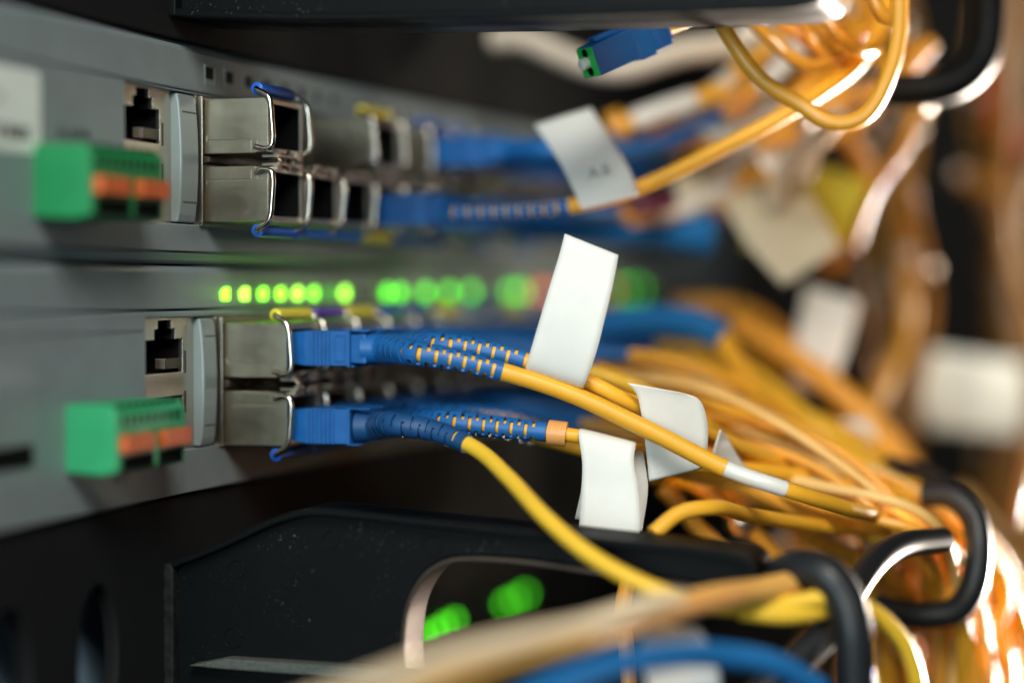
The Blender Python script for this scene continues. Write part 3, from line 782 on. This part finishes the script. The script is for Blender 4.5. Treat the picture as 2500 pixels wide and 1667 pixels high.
# ------------------------------------------------------------------ loose cables
BGC = []
def cable(path, m, r, label, group=None, name="loose_cable", ends=None, step=1.6):
    t = empty(name, P(*path[0]), label, "cable", group) if ends else None
    full = spline([P(*p) for p in path], step); mb = MB(); mb.tube(full, r, 16)
    if not ends:
        o = mb.build(name, M[m], None, org=full[0], smooth=True, angle=60)
        if name == "background_cable": BGC.append((o, full, r))
        return tag(o, label, "cable", group), full
    mb.build("cord", M[m], t, smooth=True, angle=60)
    for (nm, mt, a, b, rr) in ends:
        n = len(full); seg = full[int(a*n):int(b*n)+1]; mb = MB(); mb.tube(seg, rr, 16); mb.build(nm, M[mt], t, smooth=True, angle=60)
    return t, full
cable([(1600, -60, 306), (1645, 30, 305), (1690, 110, 304), (1750, 185, 303), (1838, 240, 301), (1892, 276, 300), (1940, 284, 299), (1992, 262, 298), (2041, 174, 297), (2064, 75, 297), (2064, -20, 297), (2050, -120, 298)], 'loop', 1.2,
      "big orange cable loop hanging at the upper right")
GL = "small orange loops behind the top bracket"
for i, pth in enumerate([[(1660, -80, 350), (1715, 30, 345), (1770, 90, 342), (1850, 150, 342), (1950, 120, 350)],
                         [(1730, -90, 360), (1780, 40, 352), (1830, 75, 350), (1900, 120, 350), (2000, 60, 360)],
                         [(1800, -90, 352), (1845, 40, 348), (1880, 110, 346), (1960, 140, 350), (2040, 30, 360)],
                         [(1860, -90, 345), (1895, 40, 342), (1950, 100, 342), (2010, 110, 350), (2080, -40, 360)],
                         [(1960, -80, 330), (2000, -10, 328), (2040, 50, 328), (2062, 10, 330), (2085, -90, 335)]]):
    cable(pth, ['gloss', 'gloss'][i % 2], 1.2, f"orange cable arc under the top bracket, {ORD[i]} from the left behind the big loop", GL)
GF = "blurred cables in the far background"
far = [
 ([(1400, 300, 395), (1500, 262, 395), (1640, 215, 398), (1760, 160, 400), (1900, 60, 400), (1990, -60, 400)], 'orange', 1.8, "thick blurred orange cable with a round clip rising behind the lettered tag", [('cord_clip', 'loop', 0, .07, 3.4), ('marker_sleeve', 'white', .10, .30, 2.2)]),
 ([(1500, 330, 410), (1590, 318, 405), (1720, 290, 400), (1840, 200, 405), (1930, 60, 410), (1960, -60, 410)], 'deep', 1.8, "blurred orange cable with a clip just under the thick rising one", [('cord_clip', 'loop', .06, .15, 2.9), ('marker_sleeve', 'white', .22, .45, 2.3)]),
 ([(1925, 262, 372), (1888, 310, 380), (1842, 350, 388), (1800, 400, 396), (1775, 470, 402)], 'pale', 1.9, "pale glossy cable falling left below the big loop"),
 ([(2095, 250, 470), (2075, 430, 470), (2085, 600, 472), (2078, 760, 470), (2040, 860, 455), (2000, 960, 445), (2060, 1130, 430)], 'brownorange', 2.5, "blurred vertical orange cable right of the upright white tag"),
 ([(1900, 250, 430), (1990, 400, 440), (1960, 520, 445), (1900, 620, 450)], 'deep', 2.0, "blurred orange cable behind the yellow tag"),
 ([(2330, -60, 560), (2340, 300, 560), (2320, 600, 560), (2345, 900, 560), (2330, 1300, 560)], 'brown', 6.0, "very blurred brown cable running down the right edge"),
 ([(2260, 150, 540), (2290, 260, 540), (2330, 330, 545), (2420, 380, 550)], 'redc', 3.4, "blurred red cable at the upper right edge"),
 ([(2200, 400, 520), (2290, 440, 522), (2400, 420, 530)], 'brown', 3.0, "blurred brown cable crossing at the right edge"),
 ([(1380, 745, 400), (1500, 735, 396), (1600, 745, 392), (1660, 775, 390)], 'bluec', 3.0, "blurred blue boot-like cable end above the orange bundle"),
 ([(1655, 775, 391), (1700, 850, 385), (1750, 940, 380), (1830, 1040, 376), (1960, 1120, 372), (2090, 1190, 372)], 'orange', 2.0, "blurred orange cable dropping steeply from the blurred blue boot"),
 ([(1690, 745, 420), (1790, 800, 415), (1900, 880, 410), (2010, 980, 405), (2090, 1090, 400), (2130, 1200, 398), (2180, 1400, 398)], 'deep', 2.4, "wide blurred orange cable arching over the bundle to the black ring"),
 ([(1550, 700, 440), (1700, 710, 436), (1820, 790, 430), (1930, 900, 425), (2060, 1030, 420), (2150, 1190, 415)], 'deep', 2.2, "blurred orange cable behind the wide arching one"),
 ([(1500, 1226, 300), (1560, 1178, 302), (1630, 1165, 304), (1720, 1182, 318), (1830, 1200, 332), (1960, 1215, 345), (2080, 1210, 358)], 'orange', 1.2, "yellow cable bowing up just behind the bracket arm"),
 ([(1520, 1120, 345), (1600, 1210, 345), (1680, 1290, 348), (1780, 1400, 352)], 'deep', 1.5, "orange cable slanting down behind the bracket arm, left one"),
 ([(1600, 1110, 350), (1700, 1190, 350), (1790, 1290, 352), (1880, 1420, 356)], 'deep', 1.5, "orange cable slanting down behind the bracket arm, right one"),
 ([(1560, 1080, 340), (1720, 1120, 340), (1860, 1180, 342), (2000, 1210, 346), (2120, 1190, 352)], 'deep', 1.5, "orange cable under the white marker sleeve"),
 ([(1400, 484, 395), (1450, 478, 392), (1500, 470, 392), (1540, 462, 395)], 'magenta', 1.6, "blurred magenta cable below the lettered tag"),
 ([(1130, 90, 420), (1200, 90, 418), (1290, 128, 415), (1350, 150, 412), (1420, 160, 412), (1560, 120, 412), (1700, 95, 415), (1780, 20, 420)], 'pale', 2.6, "pale blurred cable sagging behind the loose blue connector"),
 ([(1180, 500, 420), (1350, 515, 415), (1500, 520, 412), (1640, 540, 410)], 'bluec', 4.2, "broad blurred blue cable behind the tall white tag"),
 ([(1700, 1400, 282), (1800, 1410, 283), (1880, 1400, 286), (1960, 1370, 292)], 'yellow', 1.5, "short yellow cable below the near black ring"),
 ([(1450, 1300, 320), (1430, 1400, 318), (1440, 1500, 316), (1450, 1640, 315)], 'deep', 1.3, "orange cable hanging down behind the bracket opening"),
 ([(1530, 1440, 300), (1510, 1520, 300), (1530, 1640, 300)], 'deep', 1.3, "short orange cable hanging below the foreground cables"),
]
for pth, m, r, lab, *ex in far: cable(pth, m, r, lab, GF, name="background_cable", ends=ex[0] if ex else None)
for i, pth in enumerate([[(1990, -80, 395), (2060, 60, 395), (2120, 180, 398), (2080, 330, 400), (2010, 430, 405), (1960, 560, 420)],
                         [(1880, -80, 380), (1960, 60, 385), (2040, 170, 390), (2000, 260, 392), (1880, 330, 395), (1760, 420, 400)],
                         [(2140, 100, 395), (2060, 180, 392), (1950, 230, 392), (1850, 300, 395), (1740, 330, 398), (1600, 330, 400)]]):
    cable(pth, ['brownorange', 'orange', 'deep'][i], 1.5, f"blurred cable behind the big orange loop, {ORD[i]} of three crossing there", GF, name="background_cable")
GS = "thin golden fiber strands woven through the bundle"
for i in range(30):
    rnd = random.Random(1200+i); d0 = rnd.uniform(336, 385); y0 = rnd.uniform(860, 1150)
    pth = [(rnd.uniform(1330, 1480), y0-rnd.uniform(20, 60), d0+20), (rnd.uniform(1560, 1680), y0+rnd.uniform(-10, 40), d0+8), (rnd.uniform(1800, 1920), y0*.5+575+rnd.uniform(-50, 60), d0), (2085+rnd.uniform(-25, 40), 1185+rnd.uniform(-50, 60), d0-5),
           (2180+rnd.uniform(-40, 60), 1330+rnd.uniform(-60, 60), d0+10), (2230+rnd.uniform(-130, 90), 1700, d0+20)]
    cable(pth, rnd.choice(['paleo', 'orange', 'paleo', 'deep']), rnd.uniform(.6, 1.0), "thin blurred golden fiber strand running through the bundle into the black ring", GS, name="background_cable")
# right-hand thicket
GR = "glossy orange cables filling the lower right corner"
for i in range(44):
    rnd = random.Random(400+i); x = rnd.uniform(1900, 2440); d = rnd.uniform(360, 560)
    pth = [(x-rnd.uniform(40, 260), rnd.uniform(1120, 1300), d-10), (x-rnd.uniform(-30, 60), rnd.uniform(1330, 1420), d), (x+rnd.uniform(-60, 120), rnd.uniform(1450, 1560), d+rnd.uniform(-20, 20)), (x+rnd.uniform(-160, 160), 1760, d+rnd.uniform(-30, 30))]
    cable(pth, rnd.choice(['orange', 'deep', 'paleo', 'pale', 'brownorange']), rnd.uniform(.8, 1.6), "blurred glossy cable in the lower right thicket beyond the black rings", GR, name="background_cable")
for i in range(9):
    rnd = random.Random(700+i); x = rnd.uniform(2000, 2440); d = rnd.uniform(440, 620)
    pth = [(x, -80, d), (x+rnd.uniform(-80, 80), rnd.uniform(150, 300), d), (x+rnd.uniform(-90, 90), rnd.uniform(380, 560), d+rnd.uniform(-20, 20)), (x+rnd.uniform(-90, 90), rnd.uniform(700, 900), d), (x+rnd.uniform(-90, 120), 1200, d)]
    cable(pth, rnd.choice(['brown', 'brown', 'brownorange', 'deep']), rnd.uniform(.8, 1.6), "dim blurred cable hanging in the upper right background", "dim cables hanging in the right background", name="background_cable")

spots = [(1815,1165),(1860,1173),(1915,1188),(1772,1233),(1800,1258),(2013,1228),(2073,1178),(2110,1205),(2130,1195),(2246,1019),(2123,1097),(2196,1303),(2151,1343),(2076,1500),(2332,1459),(2342,1228),(1820,1549),
         (2290,1380),(2340,1530),(2200,1480),(2260,1540),(2330,1100),(1850,130),(1900,70),(1960,130),(2000,60),(2050,110),(2100,150),(2080,60),(2050,270),(2075,300),(2030,330),(2060,370),(2235,220),(2340,335),(2200,350),(2180,430),(2010,640),(2060,690)]
rnd = random.Random(31)
spots += [(rnd.uniform(2120, 2352), rnd.uniform(1180, 1568)) for _ in range(7)]+[(rnd.uniform(1950, 2352), rnd.uniform(230, 620)) for _ in range(10)]+[(rnd.uniform(1730, 2060), rnd.uniform(1130, 1290)) for _ in range(9)]+[(rnd.uniform(1780, 2130), rnd.uniform(40, 260)) for _ in range(8)]
def proj(p):
    v = p-CAM; d = v.dot(Fv); return 1176+FP*v.dot(Rv)/d, 784-FP*v.dot(Uv)/d, d
rnd = random.Random(5)
for (x, y) in spots:  # metal beads added on far cables as reflectors for round blurred glints
    best = None
    for (o_, pts_, rr_) in BGC:
        for p in pts_[::3]:
            a_, b_, d_ = proj(p); q_ = (a_-x)**2+(b_-y)**2+max(0, 358-d_)*160
            if best is None or q_ < best[0]: best = (q_, o_, p, rr_)
    _, host, c, rr_ = best
    r0 = min(3.2, rr_*rnd.uniform(1.5, 2.1)); n_r = (-1, -.94, -.8, -.6, -.35, 0, .35, .6, .8, .94, 1)
    mb = MB(); mb.tube([c+Vector((0, 0, q_*r0)) for q_ in n_r], lambda q: 1, 20)
    for ring, q_ in enumerate(n_r):
        rr = max(.05, math.sqrt(1-q_*q_))*r0
        for k in range(20):
            v = mb.v[ring*20+k]; ax_ = c+Vector((0, 0, q_*r0)); mb.v[ring*20+k] = ax_+(v-ax_).normalized()*rr
    mb.build("glint_bead", M['bead'], host, smooth=True)

# foreground cables
cable([(640, 1660, 210), (830, 1588, 217), (1000, 1520, 226), (1180, 1472, 236), (1340, 1436, 247), (1490, 1388, 256), (1560, 1380, 262)], 'dull', 1.35, "blurred pale sleeve crossing the bottom foreground")
cable([(700, 1690, 215), (900, 1585, 223), (1090, 1505, 233), (1270, 1465, 244), (1450, 1422, 254), (1600, 1388, 264), (1700, 1365, 272)], 'peach', 1.3, "blurred peach cable added as sheen between the pale sleeve and the orange foreground cable")  # added cord whose colour imitates the sheen grading from pale to orange
cable([(760, 1700, 218), (960, 1580, 226), (1150, 1510, 236), (1340, 1460, 248), (1500, 1410, 265), (1640, 1372, 272), (1740, 1356, 280), (1850, 1330, 290)], 'fore', 1.75, "thick blurred orange cable under the pale sleeve in the foreground")
cable([(1060, 1720, 226), (1230, 1600, 234), (1380, 1535, 243), (1520, 1508, 252), (1660, 1505, 262), (1780, 1525, 268), (1880, 1580, 274)], 'bluec', 1.7, "thick blue cable arching across the bottom foreground")

# loose connector under the top bracket
def oriented(name, fwd, org, parent, build):
    fwd = Vector(fwd).normalized(); side = fwd.cross(Vector((0, 0, 1))).normalized(); upv = side.cross(fwd)
    m = MB(); build(m); m.v = [Vector(org)+fwd*a.x-side*a.y+upv*a.z for a in m.v]; return m
ca, cb = P(1366, 136, 322), P(1552, 56, 330)
lt = empty("loose_connector", ca, "loose blue connector with green tip dangling under the top bracket", "connector")
fw = (cb-ca)
def lb(m):
    m.loftx([(-1.2, -2.2, 2.2, -2.5, 2.3), (7.0, -2.2, 2.2, -2.5, 2.6), (7.1, -2.5, 2.5, -2.9, 2.9), (10.0, -2.5, 2.5, -2.9, 2.9), (10.1, -2.2, 2.2, -2.4, 2.4), (14.5, -1.7, 1.7, -1.9, 1.9)])
    m.box(.5, 6.5, -.9, .9, 2.5, 3.3)
    for i in range(6): m.box(9.8+i*.7, 10.2+i*.7, -2.3, 2.3, -2.5, 2.5)
oriented("b", fw, ca, lt, lb).build("connector", M['blue'], lt, bevel=.15)
def le(m):
    m.prism([(-2.1, -2.4), (2.1, -2.4), (2.1, 2.2), (-2.1, 2.2)], -1.5, -1.21, 'x')
oriented("b", fw, ca, lt, le).build("tip", mat("tip_green", (.02, .55, .10), .4), lt, bevel=.05)
m = oriented("b", fw, ca, lt, lambda m: m.tube([Vector((x, .2, -.1)) for x in (-1.3, -1.8, -2.5, -2.7)], lambda q: .95 if q < .9 else .7, 14)); m.build("ferrule", M['white'], lt, smooth=True, angle=50)
m = oriented("b", fw, ca, lt, lambda m: [m.tube([Vector((x, -.1, z)) for x in (-1.48, -1.56)], .75, 12) for z in (1.4, -1.6)]); m.build("bore", M['cavity'], lt)
cpth = [ca+fw.normalized()*13.5, ca+fw.normalized()*20, P(1600, 20, 332), P(1680, -60, 335)]
m = MB(); m.tube(spline(cpth, .8), 1.1, 14); m.build("cord", M['orange'], lt, smooth=True, angle=60)

# ------------------------------------------------------------------ green terminal blocks
def terminal(p0, p1, zt, zb, mt, label, n=9):
    y0 = on(p0, 600).y; X1 = 7.2
    # x of the block's face from the photo
    for X1 in [x*.1 for x in range(40, 130)]:
        v = Vector((X1, y0, 0))-CAM; px = (1176+FP*v.dot(Rv)/v.dot(Fv))/.9408
        if px >= p1: break
    t = empty("terminal_block", (0, y0, zb), label, "terminal block", "green terminal blocks")
    Ln = 20.5; y1 = y0+Ln; zt_, zb_ = zt, zb
    m = MB(); m.prism([(-.5, zb_+.3), (X1-2.2, zb_), (X1, zb_+.5), (X1, zt_-1.4), (X1-1.0, zt_), (-.5, zt_)], y0, y1); m.build("housing", M[mt], t, bevel=.3)
    m = MB()
    for i in range(n):
        y = y0+1.6+i*2.0; m.box(X1-.02, X1+.05, y, y+.7, zt_-2.9, zt_-1.5)
        m.box(X1-.9, X1-.3, y, y+.5, zt_-.35, zt_+.03)
    m.build("test_slots", M['cavity'], t)
    h = zt_-zb_
    m = MB(); m.box(X1-.02, X1+.06, y0+1.4, y0+10.6, zb_+.7, zb_+2.6); m.box(X1-.02, X1+.06, y0+12.2, y1-1.2, zb_+.7, zb_+2.6); m.build("wire_entries", M['cavity'], t)
    for (a, b) in ((.6, 8.9), (12.0, 20.0)):
        nn = 5 if a < 5 else 4; w_ = (b-a)/nn
        m = MB()
        for i in range(nn): m.box(X1-.1, X1+1.4, y0+a+i*w_+.12, y0+a+(i+1)*w_-.12, zb_+h*.33, zb_+h*.57)
        m.build("push_levers", M['lever'], t, bevel=.15)
    return t
terminal(82, 222, on(80, 351).z, on(80, 535).z, 'green', "dark green terminal block with orange levers on the top switch under the ALARM lettering")
terminal(158, 282, on(158, 988).z, on(158, 1160).z, 'green2', "light green terminal block with orange levers on the lower switch")

# ------------------------------------------------------------------ black cable managers with bracket arms
def prof_arm(mirror=False):
    pass
lm = empty("cable_manager", (0, 0, -32.5), "black cable manager panel with oval slots and bracket arm below the switches", "cable manager")
hs = []
for (pc, wd) in ((40, 11.5), (256, 11.5)):
    yc = on(pc, 1500).y; hs.append([(yc+(wd/2)*math.cos(a), -53.5+(10.8 if math.sin(a) > 0 else 10.8)*math.sin(a)) for a in [2*math.pi*i/40 for i in range(40)]])
plate([(-110, -120), (YE, -120), (YE, -32.4), (-110, -32.4)][:0] or [(-110, -66), (YE, -66), (YE, -32.5), (-110, -32.5)], hs, -3.5, -1.0, 'x', .3).build("back_plate", M['blackpaint'], lm, smooth=True, angle=35)
m = MB(); m.box(-14, -11, -110, YE, -68, -34); m.build("inner_panel", M['slotblue'], lm)
ya = on(420, 1450).y
def arm_pt(x, y): 
    # intersection with the arm's plane y = ya
    x *= .9408; y *= .9408
    v = Fv+Rv*((x-1176)/FP)-Uv*((y-784)/FP); p = CAM+v*((ya-CAM.y)/v.y); return (p.x, p.z)
outl = [arm_pt(420, 1371), arm_pt(440, 1360), arm_pt(470, 1350), arm_pt(560, 1312), arm_pt(650, 1270), arm_pt(700, 1252), arm_pt(745, 1241), arm_pt(790, 1240), arm_pt(860, 1246), arm_pt(1063, 1268),
        arm_pt(1488, 1312), arm_pt(1780, 1342), arm_pt(1838, 1360), arm_pt(1850, 1400), arm_pt(1835, 1450), arm_pt(1800, 1465)]
hol = [arm_pt(1780, 1440), arm_pt(1488, 1398), arm_pt(1260, 1366), arm_pt(1130, 1360), arm_pt(1085, 1366), arm_pt(1040, 1390), arm_pt(1010, 1425), arm_pt(985, 1480), arm_pt(975, 1540), arm_pt(972, 1600), arm_pt(985, 1680), arm_pt(1020, 1740), arm_pt(1100, 1780)]
low = [arm_pt(1800, 1790), arm_pt(1500, 1850), arm_pt(1060, 1880), arm_pt(420, 1900)]
def smoothpoly(pts, step=.8):
    s = spline([Vector((a, 0, b)) for a, b in pts], step); return [(p.x, p.z) for p in s]
upper = smoothpoly(outl); inner = smoothpoly(hol)
lowp = [low[0], low[1], low[2], low[3]]
web = upper+inner+lowp
tagarm = plate(web, [], ya+1.2, ya+8.2, 'y', .4).build("bracket_arm", M['black'], lm, smooth=True, angle=35)
# raised rim along the upper edge and the inner metal lining of the opening
def band(poly, t, y0, y1, name, m, parent, out=1, bevel=.3):
    n = len(poly); off = []
    for i, p in enumerate(poly):
        a = poly[max(0, i-1)]; b = poly[min(n-1, i+1)]; d = Vector((b[0]-a[0], b[1]-a[1])).normalized()
        off.append((p[0]-d.y*t*out, p[1]+d.x*t*out))
    m_ = MB(); V = []; F = []
    for i in range(n):
        for (pp, y) in ((poly[i], y0), (off[i], y0), (off[i], y1), (poly[i], y1)): V.append((pp[0], y, pp[1]))
    for i in range(n-1):
        for k in range(4): F.append((4*i+k, 4*i+(k+1)%4, 4*i+4+(k+1)%4, 4*i+4+k))
    F += [(0,3,2,1), tuple(4*(n-1)+k for k in range(4))]
    m_.add(V, F); return m_.build(name, m, parent, org=ORG[parent.name], bevel=bevel, smooth=False)
band(upper, 1.1, ya-.9, ya+9.5, "arm_rim", M['black'], tagarm, out=-1)
band(inner, .7, ya+.6, ya+8.8, "opening_lining", M['rim'], tagarm, out=1, bevel=.2)
cnr = arm_pt(420, 1371)
m = MB(); m.box(cnr[0]-1.2, cnr[0]+.6, ya-.9, ya+9.5, -75, cnr[1]-.1); m.build("arm_edge", M['blackdust'], tagarm, org=ORG[tagarm.name], bevel=.35)
pz = arm_pt(560, 1606); pe = arm_pt(1100, 1650)
m = MB(); m.prism([(arm_pt(470, 1606)[0], pz[1]-1.2), (pz[0], pz[1]+.2), (pe[0], pe[1]+.8), (pe[0], pe[1]-1.0), (pz[0], pz[1]-1.4)], ya-1.6, ya+1.3); m.build("lower_rib", M['dustytop'], tagarm, org=ORG[tagarm.name], bevel=.25)
m = MB()
for (x, y, r) in ((570, 1392, 1.35), (560, 1560, 1.5), (1048, 1335, 1.5), (800, 1320, 1.3)):
    c = arm_pt(x, y); m.tube([Vector((c[0]+r*math.cos(a), ya+1.2, c[1]+r*math.sin(a))) for a in [2*math.pi*i/24 for i in range(25)]], .09, 6)
m.build("moulding_marks", M['black'], tagarm, org=ORG[tagarm.name], smooth=True)

um = empty("cable_manager", (0, 0, 38), "black cable manager above the top switch with a bracket arm across the top edge", "cable manager")
plate([(-110, 37.9), (YE, 37.9), (YE, 90), (-110, 90)], [], -3.5, -1.0, 'x', .3).build("back_plate", M['blackpaint'], um)
ya2 = on(432, 30).y
def arm2(x, y):
    x *= .9408; y *= .9408
    v = Fv+Rv*((x-1176)/FP)-Uv*((y-784)/FP); p = CAM+v*((ya2-CAM.y)/v.y); return (p.x, p.z)
up2 = smoothpoly([arm2(432, 42), arm2(520, 45), arm2(640, 50), arm2(800, 52), arm2(1000, 50), arm2(1300, 44), arm2(1600, 36), arm2(1800, 30), arm2(1960, 22), arm2(2010, 5), arm2(2020, -20)])
web2 = up2+[arm2(2020, -200), arm2(432, -200)]
a2 = plate(web2, [], ya2+1.0, ya2+9, 'y', .4).build("bracket_arm", M['black'], um, smooth=True, angle=35)
band(up2, 1.2, ya2-.9, ya2+16, "arm_rim", M['black'], a2, out=1)
m = MB(); c2 = arm2(428, 42); m.box(c2[0]-1.0, c2[0]+.5, ya2-.9, ya2+9.5, c2[1], 75); m.build("arm_edge", M['black'], a2, org=ORG[a2.name], bevel=.3)

# ------------------------------------------------------------------ black cable rings
def rod(pts, r, label, m='blackrod', g="black cable rings at the ends of the brackets"):
    full = spline([S(*p) for p in pts], 1.0); mb = MB(); mb.tube(full, r, 28)
    o = mb.build("cable_ring", M[m], None, org=full[0], smooth=True, angle=70); return tag(o, label, "cable ring", g)
rod([(1870, 1450, 293), (1905, 1408, 290), (1955, 1388, 287), (2012, 1400, 285), (2058, 1456, 284), (2082, 1541, 283), (2087, 1667, 283), (2087, 1820, 283)], 2.8,
    "thick black hook at the end of the bracket arm, bending straight down")
rod([(2060, 1500, 292), (1990, 1570, 288), (1900, 1650, 284), (1780, 1770, 280)], 2.3, "black rod branching down to the left from the hook")
rod([(2060, 1480, 298), (2110, 1400, 305), (2190, 1335, 318), (2300, 1318, 332)], 2.1, "black rod rising right from the hook to the rounded ring")
rod([(2255, 1205, 350), (2320, 1208, 348), (2372, 1255, 346), (2388, 1330, 344), (2375, 1430, 343), (2330, 1490, 344), (2240, 1500, 346), (2140, 1480, 350)], 2.25,
    "rounded black ring right of the hook, holding the orange bundle")
rod([(2412, -60, 372), (2410, 60, 372), (2395, 140, 371), (2345, 195, 370), (2270, 218, 370), (2150, 220, 372)], 3.2, "black rounded ring hanging down in the upper right corner", m='black')
rod([(2170, 1140, 380), (2250, 1160, 372), (2300, 1190, 364)], 2.2, "short black rod end behind the rounded ring")

# ------------------------------------------------------------------ switch below, seen through the bracket opening
t = empty("network_switch", (0, 60, -75), "dark switch with blurred green lights seen through the bracket opening", "network switch")
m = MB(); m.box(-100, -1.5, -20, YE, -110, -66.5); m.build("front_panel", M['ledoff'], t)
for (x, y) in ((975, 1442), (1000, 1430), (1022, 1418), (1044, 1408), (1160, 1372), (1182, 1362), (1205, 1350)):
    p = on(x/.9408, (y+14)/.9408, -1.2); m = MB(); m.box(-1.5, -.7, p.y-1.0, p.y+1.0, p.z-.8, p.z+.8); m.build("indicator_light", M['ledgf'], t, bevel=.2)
